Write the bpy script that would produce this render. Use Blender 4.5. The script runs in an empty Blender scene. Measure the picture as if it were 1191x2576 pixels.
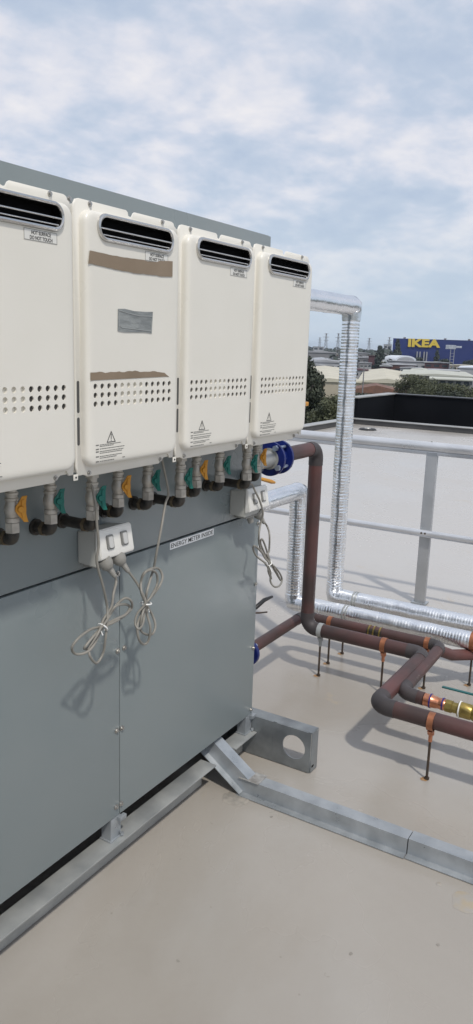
import bpy, bmesh, math, random
from mathutils import Vector, Matrix, noise
R_ = math.radians
random.seed(7)
SC = bpy.context.scene
COL = SC.collection
PI = math.pi
GZ = -0.075            # roof surface level
CG = -12.0             # street level of the suburb

# ------------------------------------------------------------------ camera
cam_d = bpy.data.cameras.new('camera'); cam = bpy.data.objects.new('camera', cam_d); COL.objects.link(cam)
yaw, pitch, roll = 0.54053, 0.21391, 0.03278
f = Vector((math.cos(pitch)*math.cos(yaw), math.cos(pitch)*math.sin(yaw), -math.sin(pitch)))
r = Vector((math.sin(yaw), -math.cos(yaw), 0)); u = r.cross(f)
rr = math.cos(roll)*r + math.sin(roll)*u; uu = -math.sin(roll)*r + math.cos(roll)*u
cam.matrix_world = Matrix(((rr.x, uu.x, -f.x, -2.51129), (rr.y, uu.y, -f.y, -1.40359), (rr.z, uu.z, -f.z, 1.56433), (0, 0, 0, 1)))
cam_d.sensor_fit = 'HORIZONTAL'; cam_d.sensor_width = 36; cam_d.lens = 36*1935.54/1191
cam_d.clip_start = 0.05; cam_d.clip_end = 8000
SC.camera = cam

# ------------------------------------------------------------------ light
SUN = Vector((-0.36, -0.52, 0.96)).normalized()      # towards the sun
sun_d = bpy.data.lights.new('sun', 'SUN'); sun_d.energy = 2.35; sun_d.angle = R_(2.6); sun_d.color = (1, .95, .87)
sun = bpy.data.objects.new('sun', sun_d); COL.objects.link(sun)
sun.rotation_euler = SUN.to_track_quat('Z', 'Y').to_euler(); sun.location = (0, 0, 20)
SC.view_settings.view_transform = 'Standard'; SC.view_settings.look = 'None'
SC.view_settings.exposure = 0.0; SC.view_settings.gamma = 1.0

def nt_new(nt, t, **k):
    n = nt.nodes.new(t)
    for a, b in k.items():
        setattr(n, a, b)
    return n

W = bpy.data.worlds.new('World'); SC.world = W; W.use_nodes = True
nt = W.node_tree; nt.nodes.clear(); L = nt.links.new
out = nt_new(nt, 'ShaderNodeOutputWorld'); bg = nt_new(nt, 'ShaderNodeBackground')
sky = nt_new(nt, 'ShaderNodeTexSky', sky_type='NISHITA'); sky.sun_disc = False
sky.sun_elevation = math.asin(SUN.z); sky.sun_rotation = math.atan2(SUN.x, SUN.y)
sky.air_density = 1.0; sky.dust_density = 1.5
tc = nt_new(nt, 'ShaderNodeTexCoord'); sep = nt_new(nt, 'ShaderNodeSeparateXYZ'); L(tc.outputs['Generated'], sep.inputs[0])
def mth(op, a, b=None, c=None, clamp=False):
    n = nt_new(nt, 'ShaderNodeMath', operation=op); n.use_clamp = clamp
    for i, v in enumerate((a, b, c)):
        if v is None: continue
        if isinstance(v, (int, float)): n.inputs[i].default_value = v
        else: L(v, n.inputs[i])
    return n.outputs[0]
zc = mth('ADD', mth('MAXIMUM', sep.outputs[2], 0.0), 0.30)
cx = mth('DIVIDE', sep.outputs[0], zc); cy = mth('DIVIDE', sep.outputs[1], zc)
cmb = nt_new(nt, 'ShaderNodeCombineXYZ'); L(cx, cmb.inputs[0]); L(cy, cmb.inputs[1])
mp = nt_new(nt, 'ShaderNodeMapping'); L(cmb.outputs[0], mp.inputs[0]); mp.inputs['Rotation'].default_value = (0, 0, .4); mp.inputs['Location'].default_value = (3.1, 7.7, 0)
def nz(scale, detail, rough, dist=0.0):
    n = nt_new(nt, 'ShaderNodeTexNoise'); n.inputs['Scale'].default_value = scale; n.inputs['Detail'].default_value = detail
    n.inputs['Roughness'].default_value = rough; n.inputs['Distortion'].default_value = dist; L(mp.outputs[0], n.inputs['Vector']); return n.outputs[0]
n1 = nz(3.6, 7, .54, .2); n2 = nz(1.1, 3, .5); n3 = nz(11, 5, .55, .1)
dens = mth('ADD', mth('MULTIPLY', n1, .62), mth('ADD', mth('MULTIPLY', n2, .44), mth('MULTIPLY', n3, .24)))
def ramp(inp, stops):
    n = nt_new(nt, 'ShaderNodeValToRGB'); e = n.color_ramp.elements
    e[0].position, e[0].color = stops[0][0], (*stops[0][1], 1); e[1].position, e[1].color = stops[-1][0], (*stops[-1][1], 1)
    for p, c in stops[1:-1]:
        q = e.new(p); q.color = (*c, 1)
    L(inp, n.inputs[0]); return n.outputs[0]
def mixc(fac, a, b):
    n = nt_new(nt, 'ShaderNodeMix', data_type='RGBA')
    if isinstance(fac, (int, float)): n.inputs['Factor'].default_value = fac
    else: L(fac, n.inputs['Factor'])
    for k, v in (('A', a), ('B', b)):
        i = [s for s in n.inputs if s.name == k and s.type == 'RGBA'][0]
        if isinstance(v, tuple): i.default_value = (*v, 1)
        else: L(v, i)
    return [s for s in n.outputs if s.type == 'RGBA'][0]
cl = ramp(dens, [(.53, (.51, .60, .75)), (.60, (.58, .66, .79)), (.65, (.68, .73, .84)), (.705, (.81, .82, .89)), (.79, (.96, .93, .94))])
sk = nt_new(nt, 'ShaderNodeVectorMath', operation='SCALE'); L(sky.outputs[0], sk.inputs[0]); sk.inputs['Scale'].default_value = .11
veil = mixc(.86, sk.outputs[0], cl)
# the cloud deck thins into pale blue air toward the horizon
hz = mth('SUBTRACT', 1.0, mth('DIVIDE', mth('SUBTRACT', sep.outputs[2], .035), .17), clamp=True)
hz = mth('MULTIPLY', mth('POWER', hz, 1.3), .85)
res = mixc(hz, veil, (.54, .65, .77))
L(res, bg.inputs[0]); bg.inputs[1].default_value = 1.0; L(bg.outputs[0], out.inputs[0])

# ------------------------------------------------------------------ materials
def mat(name, col, rough=.5, metal=0.0, spec=.5, col2=None, nscale=8, nmix=(.35, .65), detail=4, bump=0.0, bscale=60, bdist=.002, coat=0.0, rvar=0.0, stretch=None):
    m = bpy.data.materials.new(name); m.use_nodes = True; n = m.node_tree; b = n.nodes['Principled BSDF']
    b.inputs['Base Color'].default_value = (*col, 1); b.inputs['Roughness'].default_value = rough; b.inputs['Metallic'].default_value = metal
    b.inputs['Specular IOR Level'].default_value = spec; b.inputs['Coat Weight'].default_value = coat
    tc = n.nodes.new('ShaderNodeTexCoord'); vec = tc.outputs['Object']
    if stretch:
        mp = n.nodes.new('ShaderNodeMapping'); mp.inputs['Scale'].default_value = stretch; n.links.new(vec, mp.inputs[0]); vec = mp.outputs[0]
    if col2 or rvar:
        t = n.nodes.new('ShaderNodeTexNoise'); t.inputs['Scale'].default_value = nscale; t.inputs['Detail'].default_value = detail; n.links.new(vec, t.inputs['Vector'])
        if col2:
            rp = n.nodes.new('ShaderNodeValToRGB'); e = rp.color_ramp.elements
            e[0].position, e[0].color = nmix[0], (*col, 1); e[1].position, e[1].color = nmix[1], (*col2, 1)
            n.links.new(t.outputs[0], rp.inputs[0]); n.links.new(rp.outputs[0], b.inputs['Base Color'])
        if rvar:
            mr = n.nodes.new('ShaderNodeMapRange'); mr.inputs['To Min'].default_value = max(.03, rough-rvar); mr.inputs['To Max'].default_value = rough+rvar
            mr.inputs['From Min'].default_value = .3; mr.inputs['From Max'].default_value = .7
            n.links.new(t.outputs[0], mr.inputs[0]); n.links.new(mr.outputs[0], b.inputs['Roughness'])
    if bump:
        t2 = n.nodes.new('ShaderNodeTexNoise'); t2.inputs['Scale'].default_value = bscale; t2.inputs['Detail'].default_value = 5; n.links.new(vec, t2.inputs['Vector'])
        bp = n.nodes.new('ShaderNodeBump'); bp.inputs['Strength'].default_value = bump; bp.inputs['Distance'].default_value = bdist
        n.links.new(t2.outputs[0], bp.inputs['Height']); n.links.new(bp.outputs[0], b.inputs['Normal'])
    return m
M = {}
M['cream'] = mat('cream_enamel', (.725, .70, .63), .32, col2=(.755, .73, .665), nscale=3, bump=.15, bscale=4, bdist=.004, rvar=.05)
M['grey'] = mat('grey_powder_coat', (.196, .228, .234), .33, col2=(.212, .240, .243), nscale=2.2, bump=.22, bscale=2.2, bdist=.008, rvar=.09)
M['dark'] = mat('void_shade', (.003, .003, .0035), .9, spec=.1)  # near-black colour stands in for shade inside openings
M['vent_light'] = mat('vent_backing', (.45, .43, .39), .5)
M['vent_mid'] = mat('vent_hole_shade', (.03, .028, .026), .6, col2=(.07, .065, .06), nscale=30)  # shade inside the outer vent holes, put into the colour
M['steel'] = mat('stainless_steel', (.60, .59, .57), .26, 1.0, rvar=.03, nscale=5)
M['screw'] = mat('zinc_screw', (.45, .44, .42), .35, .9)
M['galv'] = mat('galvanised_steel', (.31, .335, .355), .36, .45, col2=(.43, .455, .475), nscale=14, detail=8, rvar=.12, bump=.2, bscale=90, bdist=.001)
M['galv_dull'] = mat('weathered_galvanised_steel', (.32, .335, .335), .45, .35, col2=(.44, .45, .435), nscale=9, detail=8, rvar=.12, bump=.25, bscale=70, bdist=.001)
M['alu'] = mat('aluminium', (.62, .63, .65), .32, .55, col2=(.70, .71, .73), nscale=5, rvar=.06)
M['post_alu'] = mat('brushed_post', (.40, .41, .42), .42, .5, col2=(.46, .47, .48), nscale=6, rvar=.06)
M['foil'] = mat('foil', (.87, .88, .90), .23, 1.0, col2=(.95, .96, .97), nscale=12, bump=.42, bscale=26, bdist=.008, rvar=.10)
M['foil_s'] = mat('smooth_foil', (.76, .78, .80), .22, 1.0, col2=(.86, .87, .89), nscale=8, bump=.45, bscale=9, bdist=.012, rvar=.08)
M['foil_f'] = mat('floor_foil', (.86, .87, .89), .32, 1.0, col2=(.95, .96, .97), nscale=12, bump=.4, bscale=20, bdist=.008, rvar=.08)
M['lag'] = mat('brown_lagging', (.048, .031, .029), .5, col2=(.120, .047, .043), nscale=3.2, nmix=(.38, .68), bump=.2, bscale=120, bdist=.001)
M['lag_dark'] = mat('charcoal_lagging', (.045, .039, .040), .58, col2=(.060, .050, .051), nscale=6, bump=.3, bscale=90, bdist=.001)
M['copper'] = mat('copper', (.72, .33, .20), .32, .9, col2=(.50, .20, .11), nscale=40, rvar=.08)
M['strap'] = mat('copper_strap', (.44, .175, .09), .42, .5, col2=(.30, .12, .06), nscale=30)
M['brass'] = mat('brass', (.42, .31, .09), .33, .85, col2=(.30, .23, .08), nscale=30)
M['nickel'] = mat('tarnished_nickel', (.40, .375, .335), .42, .45, col2=(.54, .51, .46), nscale=45, rvar=.1)
M['bronze'] = mat('dark_bronze_fitting', (.028, .027, .026), .45, .3, col2=(.06, .052, .042), nscale=40)
M['green'] = mat('green_lever_plastic', (.005, .13, .105), .35, col2=(.007, .16, .13), nscale=20)
M['yellow'] = mat('yellow_lever_plastic', (.62, .29, .03), .38, col2=(.55, .24, .02), nscale=20)
M['blue'] = mat('blue_flange_enamel', (.004, .011, .105), .3, col2=(.005, .016, .14), nscale=12, bump=.2, bscale=70)
M['bolt'] = mat('zinc_bolt', (.36, .42, .52), .4, .7)
M['white_p'] = mat('outlet_plastic_shaded', (.40, .40, .375), .4, col2=(.44, .44, .41), nscale=8)  # housing darker than the faceplate: shade on its side is in the colour
M['white_f'] = mat('outlet_plastic_lit', (.78, .77, .73), .28)  # brightened so the light on the front is in the colour
M['grey_p'] = mat('rocker_plastic', (.20, .20, .19), .3)
M['rocker'] = mat('rocker_highlight', (.55, .55, .54), .15)
M['cord'] = mat('grey_flex', (.225, .215, .19), .45, col2=(.27, .255, .225), nscale=9)
M['plug'] = mat('grey_plug', (.27, .262, .24), .45)
M['tie'] = mat('white_tie', (.8, .8, .78), .4)
M['label'] = mat('white_label', (.86, .87, .86), .4)
M['label_c'] = mat('cream_label', (.70, .69, .65), .35)
M['ink'] = mat('black_ink', (.03, .03, .03), .5)
M['ink2'] = mat('faded_ink', (.17, .165, .15), .5)
M['tape'] = mat('brown_tape', (.255, .195, .135), .5, col2=(.22, .165, .11), nscale=9, bump=.3, bscale=30)
M['duct'] = mat('silver_duct_tape', (.20, .215, .215), .42, .15, col2=(.30, .315, .31), nscale=26, bump=.6, bscale=60, bdist=.002, stretch=(1, 1, 3))
M['rod'] = mat('rusting_rod', (.06, .052, .046), .6, .5, col2=(.10, .065, .042), nscale=40)
M['rust'] = mat('rust_stain', (.30, .15, .06), .8, col2=(.36, .24, .13), nscale=30)
M['black'] = mat('black_rubber', (.015, .015, .016), .45)
M['black_c'] = mat('black_cladding', (.006, .007, .0095), .7, spec=.12, col2=(.009, .010, .013), nscale=1)
M['cap'] = mat('metal_capping', (.42, .42, .40), .4, .3, col2=(.33, .33, .32), nscale=2)
M['kerb'] = mat('dark_kerb', (.045, .045, .047), .6, col2=(.075, .075, .075), nscale=1.2)
M['mtape'] = mat('marker_tape', (.03, .02, .16), .4)

# roof membrane: warm grey coating, ripple reflections painted as pale patches, dull patches, dirt specks, ochre stain
m = bpy.data.materials.new('roof_membrane'); m.use_nodes = True; n = m.node_tree; b = n.nodes['Principled BSDF']; l = n.links.new
tcx = n.nodes.new('ShaderNodeTexCoord')
def rn(scale, det, ro=.5, dist=0, st=None):
    t = n.nodes.new('ShaderNodeTexNoise'); t.inputs['Scale'].default_value = scale; t.inputs['Detail'].default_value = det; t.inputs['Roughness'].default_value = ro; t.inputs['Distortion'].default_value = dist
    mp = n.nodes.new('ShaderNodeMapping'); l(tcx.outputs['Object'], mp.inputs[0])
    if st: mp.inputs['Scale'].default_value = st
    l(mp.outputs[0], t.inputs['Vector']); return t.outputs[0]
def rramp(i, s):
    x = n.nodes.new('ShaderNodeValToRGB'); e = x.color_ramp.elements
    e[0].position, e[0].color = s[0][0], (*s[0][1], 1); e[1].position, e[1].color = s[1][0], (*s[1][1], 1); l(i, x.inputs[0]); return x.outputs[0]
def rmix(fac, a, bb, mode='MIX'):
    x = n.nodes.new('ShaderNodeMix'); x.data_type = 'RGBA'; x.blend_type = mode
    if isinstance(fac, float): x.inputs['Factor'].default_value = fac
    else: l(fac, x.inputs['Factor'])
    ii = [s for s in x.inputs if s.type == 'RGBA']
    for i, v in zip(ii, (a, bb)):
        if isinstance(v, tuple): i.default_value = (*v, 1)
        else: l(v, i)
    return [s for s in x.outputs if s.type == 'RGBA'][0]
base = rramp(rn(.9, 6, .55, .5), [(.3, (.312, .284, .248)), (.72, (.382, .353, .315))])
pale = rramp(rn(.5, 5, .55, .5, (1, 1.3, 1)), [(.5, (0, 0, 0)), (.78, (.8, .8, .8))])
c1 = rmix(pale, base, (.425, .418, .405))
speck = rramp(rn(30, 2, .5), [(.745, (0, 0, 0)), (.80, (1, 1, 1))])
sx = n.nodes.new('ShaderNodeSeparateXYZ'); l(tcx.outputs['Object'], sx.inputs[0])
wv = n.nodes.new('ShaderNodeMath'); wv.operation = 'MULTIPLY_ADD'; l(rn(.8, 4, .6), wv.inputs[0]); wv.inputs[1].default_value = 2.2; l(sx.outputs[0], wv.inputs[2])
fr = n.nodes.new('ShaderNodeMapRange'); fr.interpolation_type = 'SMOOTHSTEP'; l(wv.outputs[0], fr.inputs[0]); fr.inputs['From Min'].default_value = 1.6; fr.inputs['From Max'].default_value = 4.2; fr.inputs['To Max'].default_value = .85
c1 = rmix(fr.outputs[0], c1, (.475, .452, .424))   # paler membrane away from the plant
c2 = rmix(speck, c1, (.27, .25, .22))
och = rramp(rn(2.1, 6, .65, 1.2), [(.64, (0, 0, 0)), (.76, (.55, .55, .55))])
c3 = rmix(och, c2, (.44, .36, .25))
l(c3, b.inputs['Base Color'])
rg = n.nodes.new('ShaderNodeMapRange'); l(rn(.8, 5, .6, .6), rg.inputs[0]); rg.inputs['From Min'].default_value = .3; rg.inputs['From Max'].default_value = .7
rg.inputs['To Min'].default_value = .16; rg.inputs['To Max'].default_value = .36; l(rg.outputs[0], b.inputs['Roughness'])
bp = n.nodes.new('ShaderNodeBump'); bp.inputs['Strength'].default_value = .35; bp.inputs['Distance'].default_value = .003; l(rn(14, 9, .7), bp.inputs['Height']); l(bp.outputs[0], b.inputs['Normal'])
b.inputs['Specular IOR Level'].default_value = .65
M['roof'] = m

# ------------------------------------------------------------------ mesh helpers
class B:
    def __init__(s): s.bm = bmesh.new()
    def face(s, pts):
        v = [s.bm.verts.new(p) for p in pts]; return s.bm.faces.new(v)
    def box(s, x0, x1, y0, y1, z0, z1, bev=0.0, mtx=None, seg=2):
        g = bmesh.ops.create_cube(s.bm, size=1.0); vs = g['verts']
        for v in vs:
            v.co = Vector(((x0+x1)/2+v.co.x*(x1-x0), (y0+y1)/2+v.co.y*(y1-y0), (z0+z1)/2+v.co.z*(z1-z0)))
        if mtx is not None:
            for v in vs: v.co = mtx @ v.co
        if bev > 0:
            es = list({e for v in vs for e in v.link_edges})
            bmesh.ops.bevel(s.bm, geom=es, offset=bev, segments=seg, profile=.6, affect='EDGES')
        return s
    def loft(s, rings, cap=True, closed=True):
        R = [[s.bm.verts.new(p) for p in ring] for ring in rings]; n = len(R[0])
        for a, c in zip(R, R[1:]):
            for i in range(n if closed else n-1):
                j = (i+1) % n
                try: s.bm.faces.new((a[i], a[j], c[j], c[i]))
                except ValueError: pass
        if cap:
            s.bm.faces.new(list(reversed(R[0]))); s.bm.faces.new(R[-1])
        return s
    def cyl(s, p0, p1, r0, r1=None, n=20, rings=None):
        p0, p1 = Vector(p0), Vector(p1); d = (p1-p0); t = d.normalized()
        a = t.orthogonal().normalized(); c = t.cross(a)
        rs = rings or [(0, r0), (1, r1 if r1 is not None else r0)]
        return s.loft([[p0+d*k+(a*math.cos(2*PI*i/n)+c*math.sin(2*PI*i/n))*q for i in range(n)] for k, q in rs])
    def prism(s, poly, d):
        d = Vector(d); return s.loft([[Vector(p) for p in poly], [Vector(p)+d for p in poly]])
    def sweep(s, pts, rad, n=20, cap=True):
        s.loft(sweep_rings(pts, rad, n), cap); return s
    def build(s, name, m, parent=None, loc=None, ang=38, smooth=True):
        me = bpy.data.meshes.new(name); bmesh.ops.recalc_face_normals(s.bm, faces=s.bm.faces)
        o = bpy.data.objects.new(name, me)
        org = Vector(loc) if loc is not None else (WORLD(parent) if parent else Vector((0, 0, 0)))
        for v in s.bm.verts: v.co -= org
        s.bm.to_mesh(me); s.bm.free()
        if smooth:
            for p in me.polygons: p.use_smooth = True
            me.set_sharp_from_angle(angle=R_(ang))
        me.materials.append(M[m] if isinstance(m, str) else m); COL.objects.link(o)
        if parent: o.parent = parent; o.location = org-WORLD(parent)
        else: o.location = org
        return o
def WORLD(o):
    v = Vector(o.location)
    while o.parent: o = o.parent; v += Vector(o.location)
    return v
def frames(pts):
    P = [Vector(p) for p in pts]; T = []
    for i in range(len(P)):
        if i == 0: t = P[1]-P[0]
        elif i == len(P)-1: t = P[-1]-P[-2]
        else: t = (P[i+1]-P[i]).normalized()+(P[i]-P[i-1]).normalized()
        T.append(t.normalized())
    a = T[0].orthogonal().normalized(); F = []
    for i, t in enumerate(T):
        a = (a-t*a.dot(t)).normalized(); c = t.cross(a); F.append((P[i], t, a.copy(), c))
    return P, F
def sweep_rings(pts, rad, n=20):
    P, F = frames(pts); out = []
    for i, (p, t, a, c) in enumerate(F):
        rr_ = rad(i) if callable(rad) else (rad[i] if isinstance(rad, (list, tuple)) else rad)
        st = None
        if 0 < i < len(P)-1:
            d0 = (P[i]-P[i-1]).normalized(); d1 = (P[i+1]-P[i]).normalized(); bvec = d1-d0
            if bvec.length > 1e-4:
                k = min(1/max(.35, math.sqrt(max(0, (1+d0.dot(d1))/2))), 1.6); st = (bvec.normalized(), k)
        ring = []
        for q in range(n):
            w = (a*math.cos(2*PI*q/n)+c*math.sin(2*PI*q/n))*rr_
            if st: w = w+st[0]*w.dot(st[0])*(st[1]-1)
            ring.append(p+w)
        out.append(ring)
    return out
def fillet(pts, rad, seg=8):
    P = [Vector(p) for p in pts]; out = [P[0]]
    for i in range(1, len(P)-1):
        d0 = (P[i]-P[i-1]).normalized(); d1 = (P[i+1]-P[i]).normalized(); ang = d0.angle(d1); t = rad*math.tan(ang/2)
        a = P[i]-d0*t; b_ = P[i]+d1*t
        for k in range(seg+1):
            x = k/seg; out.append(a*(1-x)**2+P[i]*2*x*(1-x)+b_*x*x) if ang < .5 else None
            if ang >= .5:
                cen = a+(d1-d0*d0.dot(d1)).normalized()*rad; v0 = a-cen; ax = d0.cross(d1).normalized()
                out.append(cen+Matrix.Rotation(ang*x, 3, ax)@v0)
    out.append(P[-1]); return out
def catmull(pts, k=6):
    P = [Vector(p) for p in pts]; P = [P[0]*2-P[1]]+P+[P[-1]*2-P[-2]]; out = []
    for i in range(1, len(P)-2):
        for j in range(k):
            t = j/k; a, b_, c, d = P[i-1:i+3]
            out.append(.5*((2*b_)+(c-a)*t+(2*a-5*b_+4*c-d)*t*t+(-a+3*b_-3*c+d)*t**3))
    out.append(P[-2]); return out
def thing(name, label, cat, loc=(0, 0, 0), group=None, kind=None):
    o = bpy.data.objects.new(name, None); COL.objects.link(o); o.location = loc; o.empty_display_size = .05
    return tag(o, label, cat, group, kind)
def tag(o, label=None, cat=None, group=None, kind=None):
    if label: o['label'] = label
    if cat: o['category'] = cat
    if group: o['group'] = group
    if kind: o['kind'] = kind
    return o
def dup(root, loc, label, rotz=None):
    def cp(o, par):
        c = o.copy(); COL.objects.link(c)
        if par: c.parent = par
        for ch in list(o.children): cp(ch, c)
        return c
    c = cp(root, None); c.location = loc; c['label'] = label
    if rotz is not None: c.rotation_euler = (0, 0, rotz)
    return c
def rrect(x0, x1, z0, z1, r, n=6):
    out = []
    for cx, cz, a0 in ((x1-r, z1-r, 0), (x0+r, z1-r, 90), (x0+r, z0+r, 180), (x1-r, z0+r, 270)):
        for k in range(n+1):
            a = R_(a0+90*k/n); out.append((cx+r*math.cos(a), cz+r*math.sin(a)))
    return out
def textmesh(txt, size, ext, ax_x, ax_y, origin, spacing=1.0, width=None, bold=0.0):
    c = bpy.data.curves.new('t', 'FONT'); c.body = txt; c.size = size; c.extrude = ext; c.space_character = spacing; c.offset = bold
    o = bpy.data.objects.new('t', c); COL.objects.link(o); bpy.context.view_layer.update()
    me = bpy.data.meshes.new_from_object(o.evaluated_get(bpy.context.evaluated_depsgraph_get()))
    bpy.data.objects.remove(o); bpy.data.curves.remove(c)
    ax_x, ax_y = Vector(ax_x), Vector(ax_y); nrm = ax_x.cross(ax_y).normalized()
    w = max(v.co.x for v in me.vertices)-min(v.co.x for v in me.vertices); x0 = min(v.co.x for v in me.vertices)
    k = width/w if width else 1.0
    bm = B(); bm.bm.from_mesh(me); bpy.data.meshes.remove(me)
    for v in bm.bm.verts: v.co = Vector(origin)+ax_x*((v.co.x-x0)*k)+ax_y*v.co.y+nrm*v.co.z
    return bm

# ------------------------------------------------------------------ setting: roof, ground
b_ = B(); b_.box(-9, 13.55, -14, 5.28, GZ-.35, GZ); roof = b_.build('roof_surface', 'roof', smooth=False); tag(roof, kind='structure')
# street level ground
gm = mat('suburban_ground', (.16, .155, .14), .9, col2=(.07, .085, .045), nscale=.02, nmix=(.42, .58), detail=8)
b_ = B(); b_.face([(-3000, -3500, CG), (4500, -3500, CG), (4500, 4500, CG), (-3000, 4500, CG)]); g = b_.build('ground', gm, smooth=False); tag(g, kind='structure')
# own building below the roof
bm_ = mat('building_wall', (.22, .22, .22), .7, col2=(.26, .26, .25), nscale=.6)
t = thing('office_building', 'dark grey walls of the building right under the pale roof deck', 'building', (2, -4, CG))
b_ = B(); b_.box(-8.9, 13.45, -13.9, 5.18, CG, GZ-.352); b_.build('wall', bm_, t, smooth=False)
# kerb upstand round the roof edge
t = thing('roof_kerb', 'low dark upstand with metal capping running round the pale roof edge', 'kerb', (13.5, 0, GZ))
b_ = B(); b_.box(13.55, 13.75, -14, 5.48, GZ-.35, .03); b_.box(-9, 13.55, 5.28, 5.48, GZ-.35, .03); b_.build('upstand', 'kerb', t, smooth=False)
b_ = B(); b_.box(13.53, 13.79, -14, 5.5, .03, .045, .003); b_.build('capping', 'cap', t)
b_ = B(); b_.box(-9, 13.528, 5.26, 5.5, .03, .045, .003); b_.build('capping', 'cap', t)
# black screen walls beyond the roof edge
t = thing('black_wall', 'tall black clad parapet walls meeting in a corner beyond the roof edge', 'wall', (17, 5.6, CG))
b_ = B(); b_.box(17.0, 17.25, -14, 5.6, CG, .43); b_.build('long_wall', 'black_c', t, smooth=False)
b_ = B(); b_.box(14.54, 17.25, 5.602, 5.85, CG, .43); b_.build('short_wall', 'black_c', t, smooth=False)
b_ = B(); b_.box(16.97, 17.28, -14, 5.57, .43, .455); b_.build('capping', mat('black_capping', (.05, .05, .055), .4, .3), t, smooth=False)
b_ = B(); b_.box(14.51, 17.28, 5.573, 5.88, .432, .457); b_.build('capping', 'cap', t, smooth=False)
# roof drain
t = thing('roof_drain', 'small round black roof drain with pale centre near the far kerb', 'drain', (12.6, 4.55, GZ))
b_ = B(); b_.cyl((12.6, 4.55, GZ+.004), (12.6, 4.55, GZ+.03), .19, .16, 28); b_.build('ring', 'black', t)
b_ = B(); b_.cyl((12.6, 4.55, GZ+.031), (12.6, 4.55, GZ+.045), .07, .06, 20); b_.build('cap', 'cap', t)

# ------------------------------------------------------------------ plant cabinet
cab = thing('plant_cabinet', 'large grey sheet metal plant cabinet carrying the four cream water heaters', 'cabinet', (-1.3, .4, .108))
b_ = B(); b_.box(-2.9, -.003, .012, .80, .112, 1.936); b_.build('shell', mat('cabinet_shell', (.03, .035, .038), .5), cab, smooth=False)
b_ = B(); b_.box(-2.9, 0.0, -.002, .014, .9495, 1.944, .002); b_.build('upper_panel', 'grey', cab)
b_ = B(); b_.box(-.8260, 0.0, 0, .016, .108, .9420, .0018); b_.build('lower_panel', 'grey', cab)
b_ = B(); b_.box(-1.66, -.8290, 0, .016, .108, .9420, .0018); b_.build('lower_panel', 'grey', cab)
b_ = B(); b_.box(-2.49, -1.663, 0, .016, .108, .9420, .0018); b_.build('lower_panel', 'grey', cab)
b_ = B(); b_.box(-.0025, .0005, .017, .80, .108, 1.94); b_.build('side_panel', 'grey', cab, smooth=False)
b_ = B(); b_.box(-2.9, .018, .0155, .82, 1.937, 1.950, .002); b_.box(.004, .0185, .0155, .82, 1.915, 1.9365); b_.build('lid', 'grey', cab)
for x, z in [(-.838, .659), (-.808, .659), (-.843, .401), (-.819, .399), (-.846, .142), (-.823, .141), (-.011, .658), (-.012, .393), (-.010, .127), (-.838, .90), (-1.02, 1.90), (-.011, .90)]:
    b_ = B(); b_.cyl((x, .0, z), (x, -.0025, z), .0085, .0085, 14); b_.cyl((x, -.0022, z), (x, -.0075, z), .0055, .0048, 6); b_.build('screw', 'screw', cab)
b_ = B(); b_.box(-.5795, -.3235, -.0008, .0003, .916, .9395); lp = b_.build('name_plate', 'label', cab, smooth=False)
tm = textmesh('ENERGY METER INSIDE', .0215, .0002, (1, 0, 0), (0, 0, 1), (-.574, -.0011, .9205), width=.245, bold=.00005); tm.build('lettering', 'ink', lp, smooth=False)

# ------------------------------------------------------------------ steel skid
sk_ = thing('steel_skid', 'galvanised steel base frame with rail and stub posts under the grey cabinet', 'frame', (-1.3, 0, GZ))
b_ = B(); b_.box(-3.0, -.305, -.0275, .042, .027, .033, .001); b_.box(-3.0, -.305, .036, .042, GZ+.004, .0265)
b_.build('rail', 'galv_dull', sk_)
b_ = B(); b_.box(-.165, -.002, -.0275, .042, .027, .033, .001); b_.box(-.165, -.002, .036, .042, GZ+.004, .0265)
b_.build('rail', 'galv_dull', sk_)
b_ = B(); b_.box(-3.0, -.002, .76, .80, GZ+.003, .107); b_.build('rear_light_block', 'galv_dull', sk_)  # unseen bar added to keep sky light from under the cabinet
for x in (-.873, -.052, -1.70):
    b_ = B(); b_.box(x, x+.005, -.002, .036, .0335, .107); b_.box(x+.0055, x+.048, -.002, .003, .0335, .107, .0008)
    b_.box(x-.006, x+.056, -.0065, .040, .0332, .0375, .001); b_.box(x+.03, x+.06, -.016, -.0025, .093, .1065, .001)
    b_.cyl((x+.045, -.009, .0375), (x+.045, -.009, .046), .006, n=8)
    b_.build('post', 'galv', sk_)
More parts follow.
